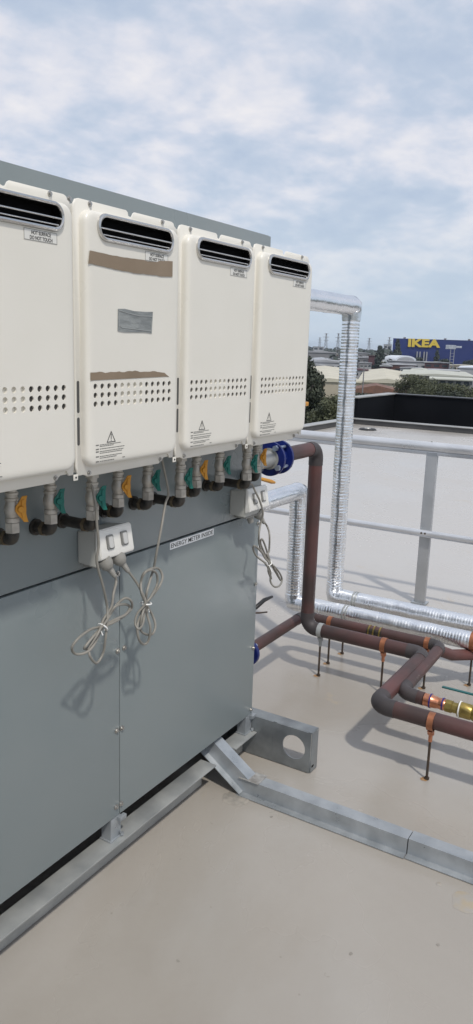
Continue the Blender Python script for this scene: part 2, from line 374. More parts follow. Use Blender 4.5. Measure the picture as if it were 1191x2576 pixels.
def plate_with_hole(y0, y1, z0, z1, cy_, cz_, rr_, x0, x1, n=40):
    bb = B(); ring = []; outer = []
    for k in range(n):
        a = 2*PI*k/n; dy, dz = math.cos(a), math.sin(a); ring.append((cy_+rr_*dy, cz_+rr_*dz))
        t1 = min(((y1-cy_)/dy if dy > 1e-9 else (y0-cy_)/dy if dy < -1e-9 else 1e9), ((z1-cz_)/dz if dz > 1e-9 else (z0-cz_)/dz if dz < -1e-9 else 1e9))
        outer.append((cy_+t1*dy, cz_+t1*dz))
    for x, flip in ((x0, 0), (x1, 1)):
        vo = [bb.bm.verts.new((x, *p)) for p in outer]; vi = [bb.bm.verts.new((x, *p)) for p in ring]
        if not flip: A = (vo, vi)
        else: A2 = (vo, vi)
        for k in range(n):
            j = (k+1) % n; bb.bm.faces.new((vo[k], vo[j], vi[j], vi[k]))
    for k in range(n):
        j = (k+1) % n; bb.bm.faces.new((A[1][k], A[1][j], A2[1][j], A2[1][k])); bb.bm.faces.new((A[0][k], A[0][j], A2[0][j], A2[0][k]))
    # corner triangles
    for cyy, czz in ((y0, z0), (y0, z1), (y1, z0), (y1, z1)):
        pr = sorted(outer, key=lambda p: (p[0]-cyy)**2+(p[1]-czz)**2)
        a = min((p for p in outer if abs(p[0]-cyy) < 1e-6), key=lambda p: abs(p[1]-czz)); c = min((p for p in outer if abs(p[1]-czz) < 1e-6), key=lambda p: abs(p[0]-cyy))
        for x in (x0, x1): bb.face([(x, *a), (x, cyy, czz), (x, *c)])
    return bb
bb = plate_with_hole(-.2675, -.10, GZ+.003, .098, -.195, .0185, .0495, 0.0, .005)
bb.box(0, .005, -.0995, .80, GZ+.003, .098)
bb.box(.0055, .062, -.2675, .80, .0935, .0985, .0015); bb.box(.0055, .062, -.2675, .80, GZ+.002, GZ+.007)
bb.box(.0055, .062, -.2715, -.268, GZ+.002, .0985, .001)
bb.build('cross_beam', mat('shaded_galvanising', (.20, .215, .225), .38, .5, col2=(.29, .31, .32), nscale=11, detail=8, rvar=.1), sk_)  # darker copy of the galvanising; the shade on the web is in its colour
b_ = B(); b_.box(.012, .03, -.2722, -.2712, GZ+.022, GZ+.03); b_.build('slot', 'dark', sk_)
b_ = B(); b_.cyl((-.008, -.004, .085), (-.008, .016, .085), .006, n=8); b_.build('bolt', 'galv', sk_)

# ------------------------------------------------------------------ folded channel (sloped piece + floor run)
def hat_at(p, up, side):
    # hat profile: lip, web, top, web, lip; side = +x, up = normal; 3 mm sheet
    p, up, side = Vector(p), Vector(up).normalized(), Vector(side).normalized()
    prof = [(0, 0), (.030, 0), (.034, .052), (.082, .052), (.086, 0), (.112, 0)]
    th = .003; lo = [p+side*a+up*b for a, b in prof]
    pr2 = [(0, th), (.0275, th), (.0315, .052+th), (.0845, .052+th), (.0885, th), (.112, th)]
    return [p+side*a+up*b for a, b in pr2]+list(reversed(lo))
ch = thing('folded_channel', 'galvanised folded channel dropping off the rail and running over the roof floor', 'channel', (-.24, -.1, GZ))
a = R_(36); up = (0, -math.sin(a), math.cos(a)); X = (1, 0, 0)
b_ = B(); b_.loft([hat_at((-.285, .070, .055), up, X), hat_at((-.285, -.118, GZ+.006), up, X)]); b_.build('sloped_section', 'galv', ch, ang=20)
segs = [(-.105, -.755), (-.7575, -2.6)]
for y0, y1 in segs:
    b_ = B(); b_.loft([hat_at((-.287, y0, GZ+.002), (0, 0, 1), X), hat_at((-.291 if y1 > -1 else -.30, y1, GZ+.002), (0, 0, 1), X)]); b_.build('floor_section', 'galv', ch, ang=20)
b_ = B(); b_.box(-.262, -.19, -.185, -.100, GZ+.0577, GZ+.0585); b_.build('sealant_smear', mat('sealant', (.20, .19, .18), .7, col2=(.36, .36, .35), nscale=40), ch)
# mortar-like smear on the roof at the foot
def blob(name, cx, cy, rx, ry, z, m, parent=None, seed=0, n=26, th=.002):
    pts = []
    for k in range(n):
        a = 2*PI*k/n; q = 1+.35*noise.noise(Vector((math.cos(a)*1.3+seed, math.sin(a)*1.3, seed)))+.15*noise.noise(Vector((math.cos(a)*4+seed, math.sin(a)*4, seed)))
        pts.append((cx+rx*q*math.cos(a), cy+ry*q*math.sin(a), z))
    b_ = B(); b_.loft([pts, [(cx+(p[0]-cx)*.9, cy+(p[1]-cy)*.9, z+th) for p in pts]]); return b_.build(name, m, parent)
smear = blob('sealant_patch', -.305, -.115, .045, .05, GZ+.0005, mat('grey_sealant', (.24, .225, .20), .75, col2=(.34, .31, .27), nscale=50), None, 3)
tag(smear, 'grey smear of dried sealant on the roof at the channel joint', 'sealant')

st_m = mat('ochre_stain', (.37, .315, .235), .5, col2=(.345, .32, .285), nscale=22, nmix=(.38, .56)); dk_m = mat('dark_spot', (.23, .21, .185), .6, col2=(.29, .27, .24), nscale=60)
for i, (x, y, rx, ry) in enumerate([(-.375, -.985, .045, .045), (-.343, -.891, .010, .008)]):
    tag(blob('roof_stain', x, y, rx, ry, GZ+.0004, st_m, None, 11+i, th=.0006), ['broad ochre stain on the roof near the right edge of the photo', 'small ochre spot on the roof beside the broad ochre stain'][i], 'stain', 'ochre stains on the roof')
for i, (x, y) in enumerate([(-.762, -.770), (-.595, -.965), (-.330, -.281)]):
    tag(blob('dirt_spot', x, y, .006, .005, GZ+.0004, dk_m, None, 31+i, th=.0008), ['small dark dirt spot low in the middle of the roof floor', 'small dark dirt spot on the roof near the bottom right', 'tiny dark dirt spot beside the folded channel near its joint'][i], 'dirt spot', 'dirt spots on the roof')

# ------------------------------------------------------------------ water heaters
XL = -1.214; PITCH = .385; ZB = 1.252
def boolean_cut(o, cutter_bm):
    me = bpy.data.meshes.new('cut'); bmesh.ops.recalc_face_normals(cutter_bm.bm, faces=cutter_bm.bm.faces); cutter_bm.bm.to_mesh(me); cutter_bm.bm.free()
    c = bpy.data.objects.new('cut', me); COL.objects.link(c)
    md = o.modifiers.new('b', 'BOOLEAN'); md.operation = 'DIFFERENCE'; md.object = c; md.solver = 'EXACT'
    bpy.context.view_layer.update()
    nm = bpy.data.meshes.new_from_object(o.evaluated_get(bpy.context.evaluated_depsgraph_get()))
    o.modifiers.clear(); old = o.data; o.data = nm; nm.name = old.name
    bpy.data.objects.remove(c); bpy.data.meshes.remove(me)
    for p in nm.polygons: p.use_smooth = True
    nm.set_sharp_from_angle(angle=R_(38))
def make_heater():
    t = thing('water_heater', 'x', 'water heater', (0, 0, 0), 'cream water heaters in a row on the grey cabinet')
    b_ = B(); b_.box(.008, .377, -.1855, -.004, .012, .598, .004); b_.build('casing', 'cream', t)
    # rim plate with tabs
    rim = [(.003, .028), (.010, .006), (.030, .006), (.044, .0), (.318, .0), (.345, .018), (.358, .022), (.366, .010), (.380, .010), (.382, .03), (.382, .585), (.379, .598),
           (.374, .6), (.370, .607), (.362, .610), (.214, .610), (.209, .607), (.204, .599), (.197, .597), (.190, .599), (.186, .607), (.181, .610), (.022, .610), (.012, .607), (.006, .598), (.003, .585)]
    b_ = B(); b_.loft([[(x, -.1862, z) for x, z in rim], [(x, -.1895, z) for x, z in rim], [(x+(.0012 if x < .19 else -.0012), -.1908, z+(.0012 if z < .3 else -.0012)) for x, z in rim]]); b_.build('front_frame', 'cream', t, ang=50)
    secs = [(0, -.1895), (.001, -.2000), (.0022, -.2045), (.0052, -.2083), (.010, -.2105), (.0165, -.2113), (.024, -.2115)]
    b_ = B(); rings = []
    for ins, y in secs:
        rings.append([(x, y, z) for x, z in rrect(.021+ins, .372-ins, .024+ins, .590-ins, max(.028-ins*.6, .012), 7)])
    b_.loft(rings)
    cov = b_.build('cover', 'cream', t)
    cb = B(); hx = [.048+.0236*i for i in range(13)]; hz_ = [.1695, .1895, .2095]
    for i, x in enumerate(hx):
        for z in hz_: cb.cyl((x, -.23, z), (x, -.2060 if (i < 4 or i > 8) else -.2050, z), .0066, n=18)
    gx0, gx1, gz, gr = .061, .333, .557, .0250
    st = [(x, z) for x, z in rrect(gx0+.002, gx1-.002, gz-gr+.002, gz+gr-.002, gr-.0021, 10)]
    cb.loft([[(x, -.23, z) for x, z in st], [(x, -.1925, z) for x, z in st]])
    boolean_cut(cov, cb)
    b_ = B(); b_.box(.040, .126, -.2078, -.2072, .160, .219); b_.build('vent_backing', 'vent_mid', t, smooth=False)  # dark sheet behind the outer holes in place of their inner shade
    b_ = B(); b_.box(.229, .340, -.2078, -.2072, .160, .219); b_.build('vent_backing', 'vent_mid', t, smooth=False)
    # flue grille
    g = B(); path = rrect(gx0, gx1, gz-gr, gz+gr, gr-.0001, 12)
    P = [Vector((x, -.2125, z)) for x, z in path]; n = len(P); rings = []
    for i in range(n):
        tt = (P[(i+1) % n]-P[i-1]).normalized(); s = tt.cross(Vector((0, 1, 0))).normalized()
        rings.append([P[i]+s*math.cos(q)*.0050+Vector((0, 1, 0))*math.sin(q)*.0062 for q in [2*PI*k/8 for k in range(8)]])
    rings.append(rings[0]); g.loft(rings, cap=False); gr_ = g.build('flue_grille', 'steel', t)
    g = B(); inner = rrect(gx0+.003, gx1-.003, gz-gr+.003, gz+gr-.003, gr-.0031, 12); i2 = rrect(gx0+.0045, gx1-.0045, gz-gr+.0045, gz+gr-.0045, gr-.0047, 12)
    g.loft([[(x, -.2115, z) for x, z in inner], [(x, -.1945, z) for x, z in i2]], cap=False); g.build('grille_throat', M['dark'], gr_)
    for dz, r_, y in ((-.0025, .0021, -.2140), (-.0155, .0016, -.2125)):
        w = math.sqrt(max(0, (gr-.002)**2-dz*dz)); g = B(); g.cyl((gx0+gr-w, y, gz+dz), (gx1-gr+w, y, gz+dz), r_, n=8); g.build('bar', 'steel', gr_)
    g = B(); g.box(gx0+.004, gx1-.004, -.1940, -.1934, gz-gr+.003, gz+gr-.003); g.build('flue_shade', 'dark', gr_, smooth=False)  # black sheet in place of the shade deep in the flue
    # slots in the side of the rim
    for z0, z1 in ((.150, .222), (.076, .140)):
        b_ = B(); q = rrect(.0085, .0165, z0, z1, .0039, 5); b_.loft([[(x, -.1906, z) for x, z in q], [(x, -.1914, z) for x, z in q]]); b_.build('vent_slot', mat('slot_dark', (.07, .07, .07), .5), t)
    for x, z in ((.056, .6035), (.320, .6035), (.046, .0085), (.322, .0105)):
        b_ = B(); b_.cyl((x, -.1906, z), (x, -.1935, z), .0058, .0055, 14); b_.cyl((x, -.1930, z), (x, -.1965, z), .0032, n=6); b_.build('screw', 'screw', t)
    # labels
    b_ = B(); b_.box(.2265, .3175, -.2121, -.2116, .503, .5245); hl = b_.build('surface_label', 'label_c', t, smooth=False)
    b_ = B()
    for x0, x1, z0, z1 in ((.2265, .3175, .5237, .5245), (.2265, .3175, .503, .5038), (.2265, .2273, .503, .5245), (.3167, .3175, .503, .5245)): b_.box(x0, x1, -.2124, -.21215, z0, z1)
    b_.build('border', 'ink2', hl, smooth=False)
    tm = textmesh('HOT SURFACE', .0098, .0001, (1, 0, 0), (0, 0, 1), (.246, -.2124, .5150), width=.054, bold=.0002); tm.build('lettering', 'ink', hl, smooth=False)
    tm = textmesh('DO NOT TOUCH', .0098, .0001, (1, 0, 0), (0, 0, 1), (.242, -.2124, .5053), width=.062, bold=.0002); tm.build('lettering', 'ink', hl, smooth=False)
    b_ = B(); A3 = [(.0855, .078), (.1175, .078), (.1015, .105)]; c3 = (.1015, .087)
    for i in range(3):
        p, q = A3[i], A3[(i+1) % 3]; s = .80
        b_.loft([[(p[0], yy, p[1]), (q[0], yy, q[1]), (c3[0]+(q[0]-c3[0])*s, yy, c3[1]+(q[1]-c3[1])*s), (c3[0]+(p[0]-c3[0])*s, yy, c3[1]+(p[1]-c3[1])*s)] for yy in (-.2117, -.2121)])
    b_.box(.1005, .1025, -.2121, -.2117, .0858, .098); b_.box(.1005, .1025, -.2121, -.2117, .0815, .0838)
    b_.build('warning_symbol', 'ink', t, smooth=False)
    rnd = random.Random(5); b_ = B()
    rows = [(.0735, 1, .137), (.0700, 0, .110), (.0640, 1, .150), (.0580, 1, .147), (.0540, 0, .141), (.0465, 1, .141), (.0425, 0, .121), (.0350, 1, .112)]
    for z, bold, x1 in rows:
        if bold: b_.box(.0475, .0575, -.2121, -.2117, z, z+.0026)
        x = .061
        while x < x1:
            w = rnd.uniform(.003, .009); b_.box(x, min(x+w, x1), -.2120, -.2117, z+.0004, z+.0021); x += w+.0013
    b_.box(.143, .152, -.2120, -.2117, .0375, .039)
    b_.build('warning_text', 'ink2', t, smooth=False)
    b_ = B(); b_.box(-.004, .010, -.1905, -.1885, -.004, .010, .0006); b_.build('fixing_tab', 'cream', t)
    b_ = B(); b_.cyl((.003, -.1915, .003), (.003, -.1905, .003), .0025, n=8); b_.build('screw', 'ink', t)
    # bottom connections
    for x, y in ((.058, -.058), (.153, -.108), (.316, -.056)):
        b_ = B(); b_.cyl((x, y, .012), (x, y, -.006), .0135, n=16); b_.build('pipe_stub', 'nickel', t)
    return t
H = [make_heater()]
hl = ['leftmost cream water heater, cut off by the left edge of the photo', 'second cream water heater with brown tape strips and a grey tape patch',
      'third cream water heater, plain, between the taped one and the end one', 'cream water heater at the far right end of the cabinet']
H[0].location = (XL-PITCH, 0, ZB); H[0]['label'] = hl[0]
for k in (1, 2, 3): H.append(dup(H[0], (XL+PITCH*(k-1), 0, ZB), hl[k]))
# tape on the second heater
def strip(name, top, bot, m, y=-.2121, th=.0005, par=None, ox=XL):
    b_ = B(); n = len(top); fr = []
    for yy in (y, y-th):
        fr.append([(x+ox, yy, z) for x, z in top]+[(x+ox, yy, z) for x, z in reversed(bot)])
    b_.loft(fr); return b_.build(name, m, par, smooth=False)
rnd = random.Random(3)
top = [(.031+.305*i/24, 1.755+.009*i/24-.012*math.sin(PI*i/24)*.5-(.003 if 15 < i < 20 else 0)+rnd.uniform(-.0005, .0005)) for i in range(25)]
botm = [(.026+.310*i/24, 1.728-.006*math.sin(PI*i/24)+rnd.uniform(-.0008, .0008)-(.002 if i > 19 else 0)) for i in range(25)]
strip('tape_strip', top, botm, 'tape', y=-.2128, par=H[1])
top = [(.031+.297*i/30, 1.493+.002*noise.noise(Vector((i*.45, 2, 0)))*1.6+(.002 if 12 < i < 17 else 0)+rnd.uniform(-.0008, .0008)-(.013*((i-24)/6)**2 if i > 24 else 0)) for i in range(31)]
botm = [(.031+.297*i/30, min(1.4755+.004*i/30, top[i][1]-.0005)) for i in range(31)]
strip('tape_strip', top, botm, 'tape', par=H[1])
top = [(.126, 1.637), (.15, 1.6385), (.185, 1.635), (.23, 1.6355), (.257, 1.637)]; botm = [(.125, 1.587), (.15, 1.585), (.185, 1.586), (.23, 1.587), (.253, 1.585)]
pt = strip('tape_patch', top, botm, 'duct', y=-.2119, th=.0012, par=H[1])
b_ = B()
for A4 in ([(.127, 1.634), (.160, 1.629), (.205, 1.6245), (.254, 1.626)], [(.128, 1.600), (.14, 1.595), (.25, 1.5905)], [(.130, 1.63), (.1285, 1.61), (.131, 1.59)], [(.25, 1.62), (.2515, 1.60), (.249, 1.59)]):
    b_.sweep([(XL+x, -.2132, z) for x, z in A4], .0011, 6)
b_.build('crease', mat('tape_crease', (.33, .345, .34), .4, .2), pt)

# ------------------------------------------------------------------ isolation valves under the heaters
def bowtie(cx, cy_, cz, m, parent, s=1.0, th=.004):
    # flat moulded T lever seen on its face: wide wings, waisted hub
    prof = [(.002, .038), (.005, .043), (.017, .044), (.014, .030), (.012, .016), (.014, .006), (.014, -.006), (.012, -.016), (.014, -.030), (.019, -.046), (.007, -.045), (.002, -.031), (-.006, -.019), (-.012, -.007), (-.012, .007), (-.007, .018), (.000, .028)]
    nrm = Vector((-.42, -.9, 0)).normalized(); sd = Vector((.9, -.42, 0)).normalized(); C0 = Vector((cx, cy_, cz))
    o = B(); o.loft([[C0+sd*a*s+nrm*q+Vector((0, 0, b*s*.70)) for a, b in prof] for q in (-th/2, th/2)])
    bmesh.ops.bevel(o.bm, geom=o.bm.edges[:], offset=.0009, segments=1, affect='EDGES')
    o.cyl(C0-nrm*.0019, C0+nrm*.0075, .0095*s, .007*s, 12)
    for e in (1, -1):
        o.loft([[C0+sd*q+nrm*w+Vector((0, 0, e*zz*s)) for q, w in ((.001+zz*.12, -.001), (.007+zz*.12, -.001), (.007+zz*.12, .005), (.001+zz*.12, .005))] for zz in (.007, .022)])
    return o.build('lever', m, parent)
def valve(x, y, kind, label, zt=1.247, group='ball valves under the water heaters'):
    t = thing('ball_valve', label, 'valve', (x, y, 1.10), group)
    b_ = B(); z = zt
    b_.cyl((x, y, z), (x, y, z-.020), .0185, .0185, 6)
    b_.cyl((x, y, z-.0205), (x, y, z-.124), .015, n=18, rings=[(0, .0125), (.10, .0125), (.12, .0155), (.17, .0155), (.19, .0135), (.23, .0135), (.25, .0165), (.30, .0165), (.32, .0145), (.38, .0155), (.46, .0182), (.56, .0182), (.64, .0155), (.68, .0145), (.70, .0165), (.80, .0165)])
    b_.cyl((x, y, z-.1045), (x, y, z-.128), .0178, .0178, 6)
    b_.build('body', 'nickel', t)
    d = Vector((.12, -.99, 0)).normalized(); c = Vector((x, y, z-.070))
    b_ = B(); b_.cyl(c+d*.010, c+d*.022, .0062, n=12); b_.build('stem', 'nickel', t)
    p = c+d*.0245; bowtie(p.x, p.y, p.z, kind, t)
    b_ = B(); zz = zt-.146
    b_.cyl((x, y, z-.1285), (x, y, zz+.006), .0150, n=18); b_.sweep(fillet([(x, y, zz+.012), (x, y, zz), (x, y+.018, zz)], .010, 6), .0150, 18)
    b_.build('elbow', 'bronze', t)
    b_ = B(); b_.cyl((x, y+.0185, zz), (x, y+.027, zz), .0195, n=6); b_.build('nut', mat('ring_brass', (.16, .125, .08), .4, .5), t)
    b_ = B(); b_.cyl((x, y+.0275, zz), (x, -.010, zz), .0145, n=16); b_.cyl((x, -.0098, zz), (x, -.0025, zz), .021, n=18); b_.build('tail_pipe', 'bronze', t)
    return t
where = ['leftmost heater', 'taped heater', 'third heater', 'rightmost heater']
for k in range(4):
    x0 = XL+PITCH*(k-1)
    if k > 0:
        valve(x0+.058-.002*(k == 1)*2, -.058, 'green', 'green lever valve at the left side below the %s, set close to the panel' % where[k])
        valve(x0+.150, -.108, 'green', 'green lever valve below the %s, standing furthest off the panel on a long tail' % where[k])
    valve(x0+.317-.004*k, -.056, 'yellow', 'yellow lever gas valve below the %s' % where[k])

# ------------------------------------------------------------------ outlets
def outlet(x0, label):
    t = thing('power_outlet', label, 'power outlet', (x0, 0, .97), 'double power outlets on the cabinet')
    z0, z1, w = .972, 1.062, .138
    side = [(-.0025, z0), (-.055, z0-.006), (-.068, z0+.008), (-.088, z0+.024), (-.084, z0+.05), (-.066, z1+.006), (-.0025, z1+.001)]
    side = [(-.0025, z0), (-.066, z0-.004), (-.066, z1+.008), (-.0025, z1)]
    b_ = B(); b_.loft([[(x0, y, z) for y, z in side], [(x0+w-.012, y, z) for y, z in side]]); bmesh.ops.bevel(b_.bm, geom=b_.bm.edges[:], offset=.003, segments=2, affect='EDGES'); b_.build('housing', 'white_p', t)
    face = [(-.0665, z0+.012), (-.086, z0+.020), (-.088, z0+.028), (-.076, z1+.004), (-.070, z1+.009), (-.0665, z1+.0085)]
    b_ = B(); b_.loft([[(x0-.001, y, z) for y, z in face], [(x0+w, y, z) for y, z in face]]); bmesh.ops.bevel(b_.bm, geom=b_.bm.edges[:], offset=.0022, segments=2, affect='EDGES'); b_.build('faceplate', 'white_f', t)
    # rocker switches on the sloped face
    a_ = Vector((0, -.088, z0+.028)); c_ = Vector((0, -.076, z1+.004)); d = (c_-a_).normalized(); nrm = Vector((0, d.z*-1, d.y)).normalized()
    if nrm.y > 0: nrm = -nrm
    for cx_ in (x0+.040, x0+.099):
        mid = a_+(c_-a_)*.52
        def slab(hw, h0, h1, o0, o1):
            b_ = B(); q = rrect(-hw, hw, h0, h1, .005, 4)
            b_.loft([[Vector((cx_+p, 0, 0))+mid+d*s+nrm*o for p, s in q] for o in (o0, o1)]); return b_
        fr = slab(.0135, -.020, .020, -.001, .0035).build('switch', 'grey_p', t)
        slab(.0085, -.0155, .0155, .0036, .0068).build('rocker', 'rocker', fr)
        sd = B(); sd.box(cx_-.012, cx_-.009, mid.y-.0012, mid.y+.002, mid.z-.030, mid.z-.0285); sd.build('mark', 'ink2', fr)
    b_ = B(); b_.box(x0+.012, x0+w-.014, -.0645, -.012, z0-.010, z0-.0045, .001); b_.build('socket_plate', 'plug', t)
    return t
outlet(-1.007, 'double power outlet with two plugs, below the taped heater')
outlet(-.226, 'double power outlet at the right end of the cabinet, near the silver pipe')

# ------------------------------------------------------------------ cords
CA=[(-1.070,-0.10,1.245),(-1.078,-0.13,1.17),(-1.073,-0.13,1.115),(-1.064,-0.128,1.056),(-1.067,-0.125,1.007),(-1.042,-0.124,0.934),(-1.014,-0.112,0.873),(-1.023,-0.121,0.841),(-1.038,-0.127,0.792),(-1.035,-0.115,0.745),(-1.062,-0.116,0.728),(-1.101,-0.128,0.765),(-1.09,-0.119,0.786),(-1.054,-0.113,0.806),(-1.049,-0.126,0.829),(-1.027,-0.123,0.84),(-0.978,-0.112,0.863),(-0.953,-0.122,0.88),(-0.932,-0.127,0.868),(-0.913,-0.114,0.838),(-0.948,-0.117,0.827),(-1.006,-0.128,0.828),(-1.04,-0.118,0.824),(-1.079,-0.114,0.828),(-1.138,-0.127,0.827),(-1.159,-0.122,0.807),(-1.139,-0.112,0.78),(-1.115,-0.123,0.776),(-1.086,-0.126,0.786),(-1.035,-0.113,0.818),(-1.012,-0.118,0.849),(-0.997,-0.128,0.871),(-0.947,-0.117,0.86),(-0.921,-0.114,0.844),(-0.955,-0.127,0.835),(-0.998,-0.121,0.83),(-1.031,-0.112,0.819),(-1.075,-0.124,0.815),(-1.113,-0.125,0.795),(-1.104,-0.113,0.782),(-1.095,-0.12,0.785),(-1.066,-0.128,0.819),(-1.031,-0.115,0.842),(-1.0,-0.115,0.866),(-0.985,-0.110,0.9),(-0.956,-0.095,0.922),(-0.961,-0.095,0.94)]
CB=[(-0.79,-0.12,1.25),(-0.756,-0.12,1.148),(-0.758,-0.112,1.112),(-0.796,-0.125,1.042),(-0.815,-0.124,0.975),(-0.811,-0.112,0.93),(-0.842,-0.121,0.897),(-0.862,-0.127,0.872),(-0.849,-0.115,0.835),(-0.845,-0.116,0.8),(-0.845,-0.128,0.763),(-0.842,-0.119,0.721),(-0.857,-0.113,0.713),(-0.896,-0.126,0.746),(-0.898,-0.123,0.785),(-0.869,-0.112,0.806),(-0.86,-0.122,0.84),(-0.844,-0.127,0.854),(-0.797,-0.114,0.878),(-0.804,-0.117,0.913),(-0.847,-0.128,0.936),(-0.865,-0.118,0.928),(-0.872,-0.114,0.901),(-0.884,-0.127,0.877),(-0.859,-0.122,0.839),(-0.819,-0.112,0.795),(-0.815,-0.123,0.763),(-0.829,-0.126,0.741),(-0.84,-0.113,0.737),(-0.877,-0.118,0.764),(-0.885,-0.128,0.808),(-0.852,-0.117,0.836),(-0.825,-0.114,0.846),(-0.804,-0.127,0.876),(-0.78,-0.121,0.898),(-0.785,-0.112,0.921),(-0.832,-0.124,0.937),(-0.868,-0.125,0.933),(-0.871,-0.113,0.903),(-0.877,-0.12,0.874),(-0.87,-0.128,0.844),(-0.888,-0.115,0.816),(-0.898,-0.115,0.79),(-0.899,-0.128,0.776),(-0.869,-0.12,0.782),(-0.853,-0.112,0.808),(-0.863,-0.125,0.843),(-0.871,-0.120,0.87),(-0.878,-0.105,0.90),(-0.904,-0.095,0.94)]
CC=[(-0.315,-0.10,1.25),(-0.263,-0.09,1.113),(-0.227,-0.092,1.092),(-0.214,-0.100,1.064),(-0.184,-0.100,1.031),(-0.155,-0.1,0.979),(-0.153,-0.091,0.938),(-0.173,-0.097,0.9),(-0.142,-0.085,0.851),(-0.106,-0.086,0.803),(-0.09,-0.098,0.777),(-0.057,-0.089,0.726),(-0.043,-0.083,0.691),(-0.034,-0.096,0.671),(0.014,-0.093,0.663),(0.053,-0.082,0.676),(-0.001,-0.092,0.725),(-0.075,-0.097,0.774),(-0.114,-0.084,0.816),(-0.157,-0.087,0.846),(-0.205,-0.098,0.867),(-0.194,-0.088,0.851),(-0.16,-0.084,0.817),(-0.117,-0.097,0.783),(-0.077,-0.092,0.746),(-0.036,-0.082,0.701),(-0.084,-0.093,0.745),(-0.083,-0.096,0.775),(-0.102,-0.083,0.819),(-0.143,-0.088,0.864),(-0.15,-0.098,0.881),(-0.104,-0.087,0.844),(-0.053,-0.084,0.772),(-0.037,-0.097,0.741),(0.023,-0.091,0.682),(0.006,-0.082,0.709),(-0.07,-0.094,0.772),(-0.099,-0.095,0.812),(-0.065,-0.083,0.817),(-0.08,-0.09,0.881),(-0.053,-0.065,0.904),(-0.078,-0.065,0.926)]
def plug(p_top, p_bot, par):
    a, c = Vector(p_top), Vector(p_bot); b_ = B()
    b_.cyl(a, c, .018, n=18, rings=[(0, .0195), (.20, .0205), (.30, .0200), (.42, .0165), (.53, .0120), (.56, .009), (.60, .0098), (.63, .0078), (.68, .0092), (.71, .0074), (.76, .0086), (.79, .0068), (.84, .0078), (.87, .0062), (.93, .0070), (1, .005)])
    return b_.build('plug', 'plug', par)
def tie(p, axis, rad, par):
    p = Vector(p); axis = Vector(axis).normalized(); a = axis.orthogonal().normalized(); c = axis.cross(a)
    b_ = B(); pts = [p+(a*math.cos(q)*rad+c*math.sin(q)*rad) for q in [2*PI*k/14 for k in range(15)]]
    b_.sweep(pts, .0022, 6); b_.sweep([p+a*rad, p+a*(rad+.004)+Vector((0, -.012, -.020)), p+a*(rad)+Vector((0, -.014, -.028))], .0016, 6)
    return b_.build('cable_tie', 'tie', par)
def cord(pts, label, pl, tpos, tax, trad):
    t = thing('coiled_lead', label, 'power lead', pts[0], 'coiled grey power cords')
    b_ = B(); b_.sweep(catmull(pts, 7), .0036, 10); b_.build('flex', 'cord', t)
    plug(*pl, t); tie(tpos, tax, trad, t); return t
cord(CA, 'grey power cord coiled and tied in wide loops, under the left plug of the outlet', ((-.986, -.074, .990), (-.960, -.095, .938)), (-1.040, -.120, .823), (.8, 0, .6), .014)
cord(CB, 'grey power cord tied in narrow upright loops left of the ENERGY METER INSIDE sign', ((-.928, -.070, .990), (-.903, -.095, .938)), (-.855, -.120, .838), (.1, 0, 1), .015)
cord(CC, 'grey power cord coiled in front of the pale roof at the cabinet right edge', ((-.118, -.052, .975), (-.078, -.065, .922)), (-.080, -.090, .773), (.5, 0, -.85), .013)
# second plug in the right outlet
t = thing('cable_gland', 'small dark grey gland under the right-hand power outlet', 'gland', (-.165, -.05, .955))
b_ = B(); b_.cyl((-.165, -.05, .968), (-.160, -.055, .938), .016, .010, 14); b_.build('gland_body', 'plug', t)

# ------------------------------------------------------------------ pipes
def straight(pts, i0, i1, rad, n=28):
    b_ = B(); b_.loft(sweep_rings(pts[i0:i1+1], rad, n)); return b_
def split_pipe(corners, rad, fil, mats, names, root, seg=10, n=28, elbow_mat='lag_dark', rf=None):
    P = [Vector(p) for p in corners]; prev = P[0]
    for i in range(1, len(P)):
        last = i == len(P)-1
        if last: a, bq = prev, P[i]
        else:
            d0 = (P[i]-P[i-1]).normalized(); d1 = (P[i+1]-P[i]).normalized(); t_ = fil*math.tan(d0.angle(d1)/2)
            a, bq = prev, P[i]-d0*t_
        b_ = B(); L_ = (bq-a).length; k = max(2, int(L_/.05)); d = (bq-a).normalized()
        pts = [a+(bq-a)*j/k for j in range(k+1)]
        b_.sweep(pts, lambda j: rad*(1+.02*noise.noise(pts[j]*6)), n); b_.build(names[i-1], mats[i-1], root)
        if not last:
            arc = fillet([P[i]-d0*t_*1.0001, P[i], P[i]+d1*t_*1.0001], fil*.9999, seg)[1:-1]
            arc = [P[i]-d0*(t_+.028)]+arc+[P[i]+d1*(t_+.028)]
            b_ = B(); b_.sweep(arc, rad*1.045, n); b_.build('elbow', elbow_mat, root); prev = P[i]+d1*t_
def flange(x, y, z, rad, par, bolts=8, thick=.020, side=0):
    b_ = B(); b_.cyl((x, y, z), (x+thick, y, z), rad, n=40, rings=[(0, rad-.003), (.12, rad), (.88, rad), (1, rad-.003)]); o = b_.build('flange', 'blue', par)
    return o
p1 = thing('lagged_pipe', 'thick brown lagged pipe from the upper blue flange, down and out over the roof', 'pipe', (.86, .18, GZ))
X1 = .86
split_pipe([(.479, .18, 1.09), (X1, .18, 1.09), (X1, .18, .172), (X1, -.435, .174), (.235, -.435, .176), (.225, -2.4, .165)], .0335, .055,
           ['lag']*5, ['branch_run', 'riser', 'floor_run', 'return_run', 'outlet_run'], p1)
fa = flange(.385, .18, 1.088, .076, p1, thick=.016); fb = flange(.462, .18, 1.088, .076, p1, thick=.016)
b_ = B(); b_.cyl((.402, .18, 1.088), (.461, .18, 1.088), .050, n=36); b_.build('valve_body', 'blue', p1)
b_ = B(); b_.cyl((.381, .18, 1.088), (.3845, .18, 1.088), .047, n=30); b_.cyl((.005, .18, 1.088), (.3805, .18, 1.088), .037, n=24); b_.build('coupling', 'galv_dull', p1)
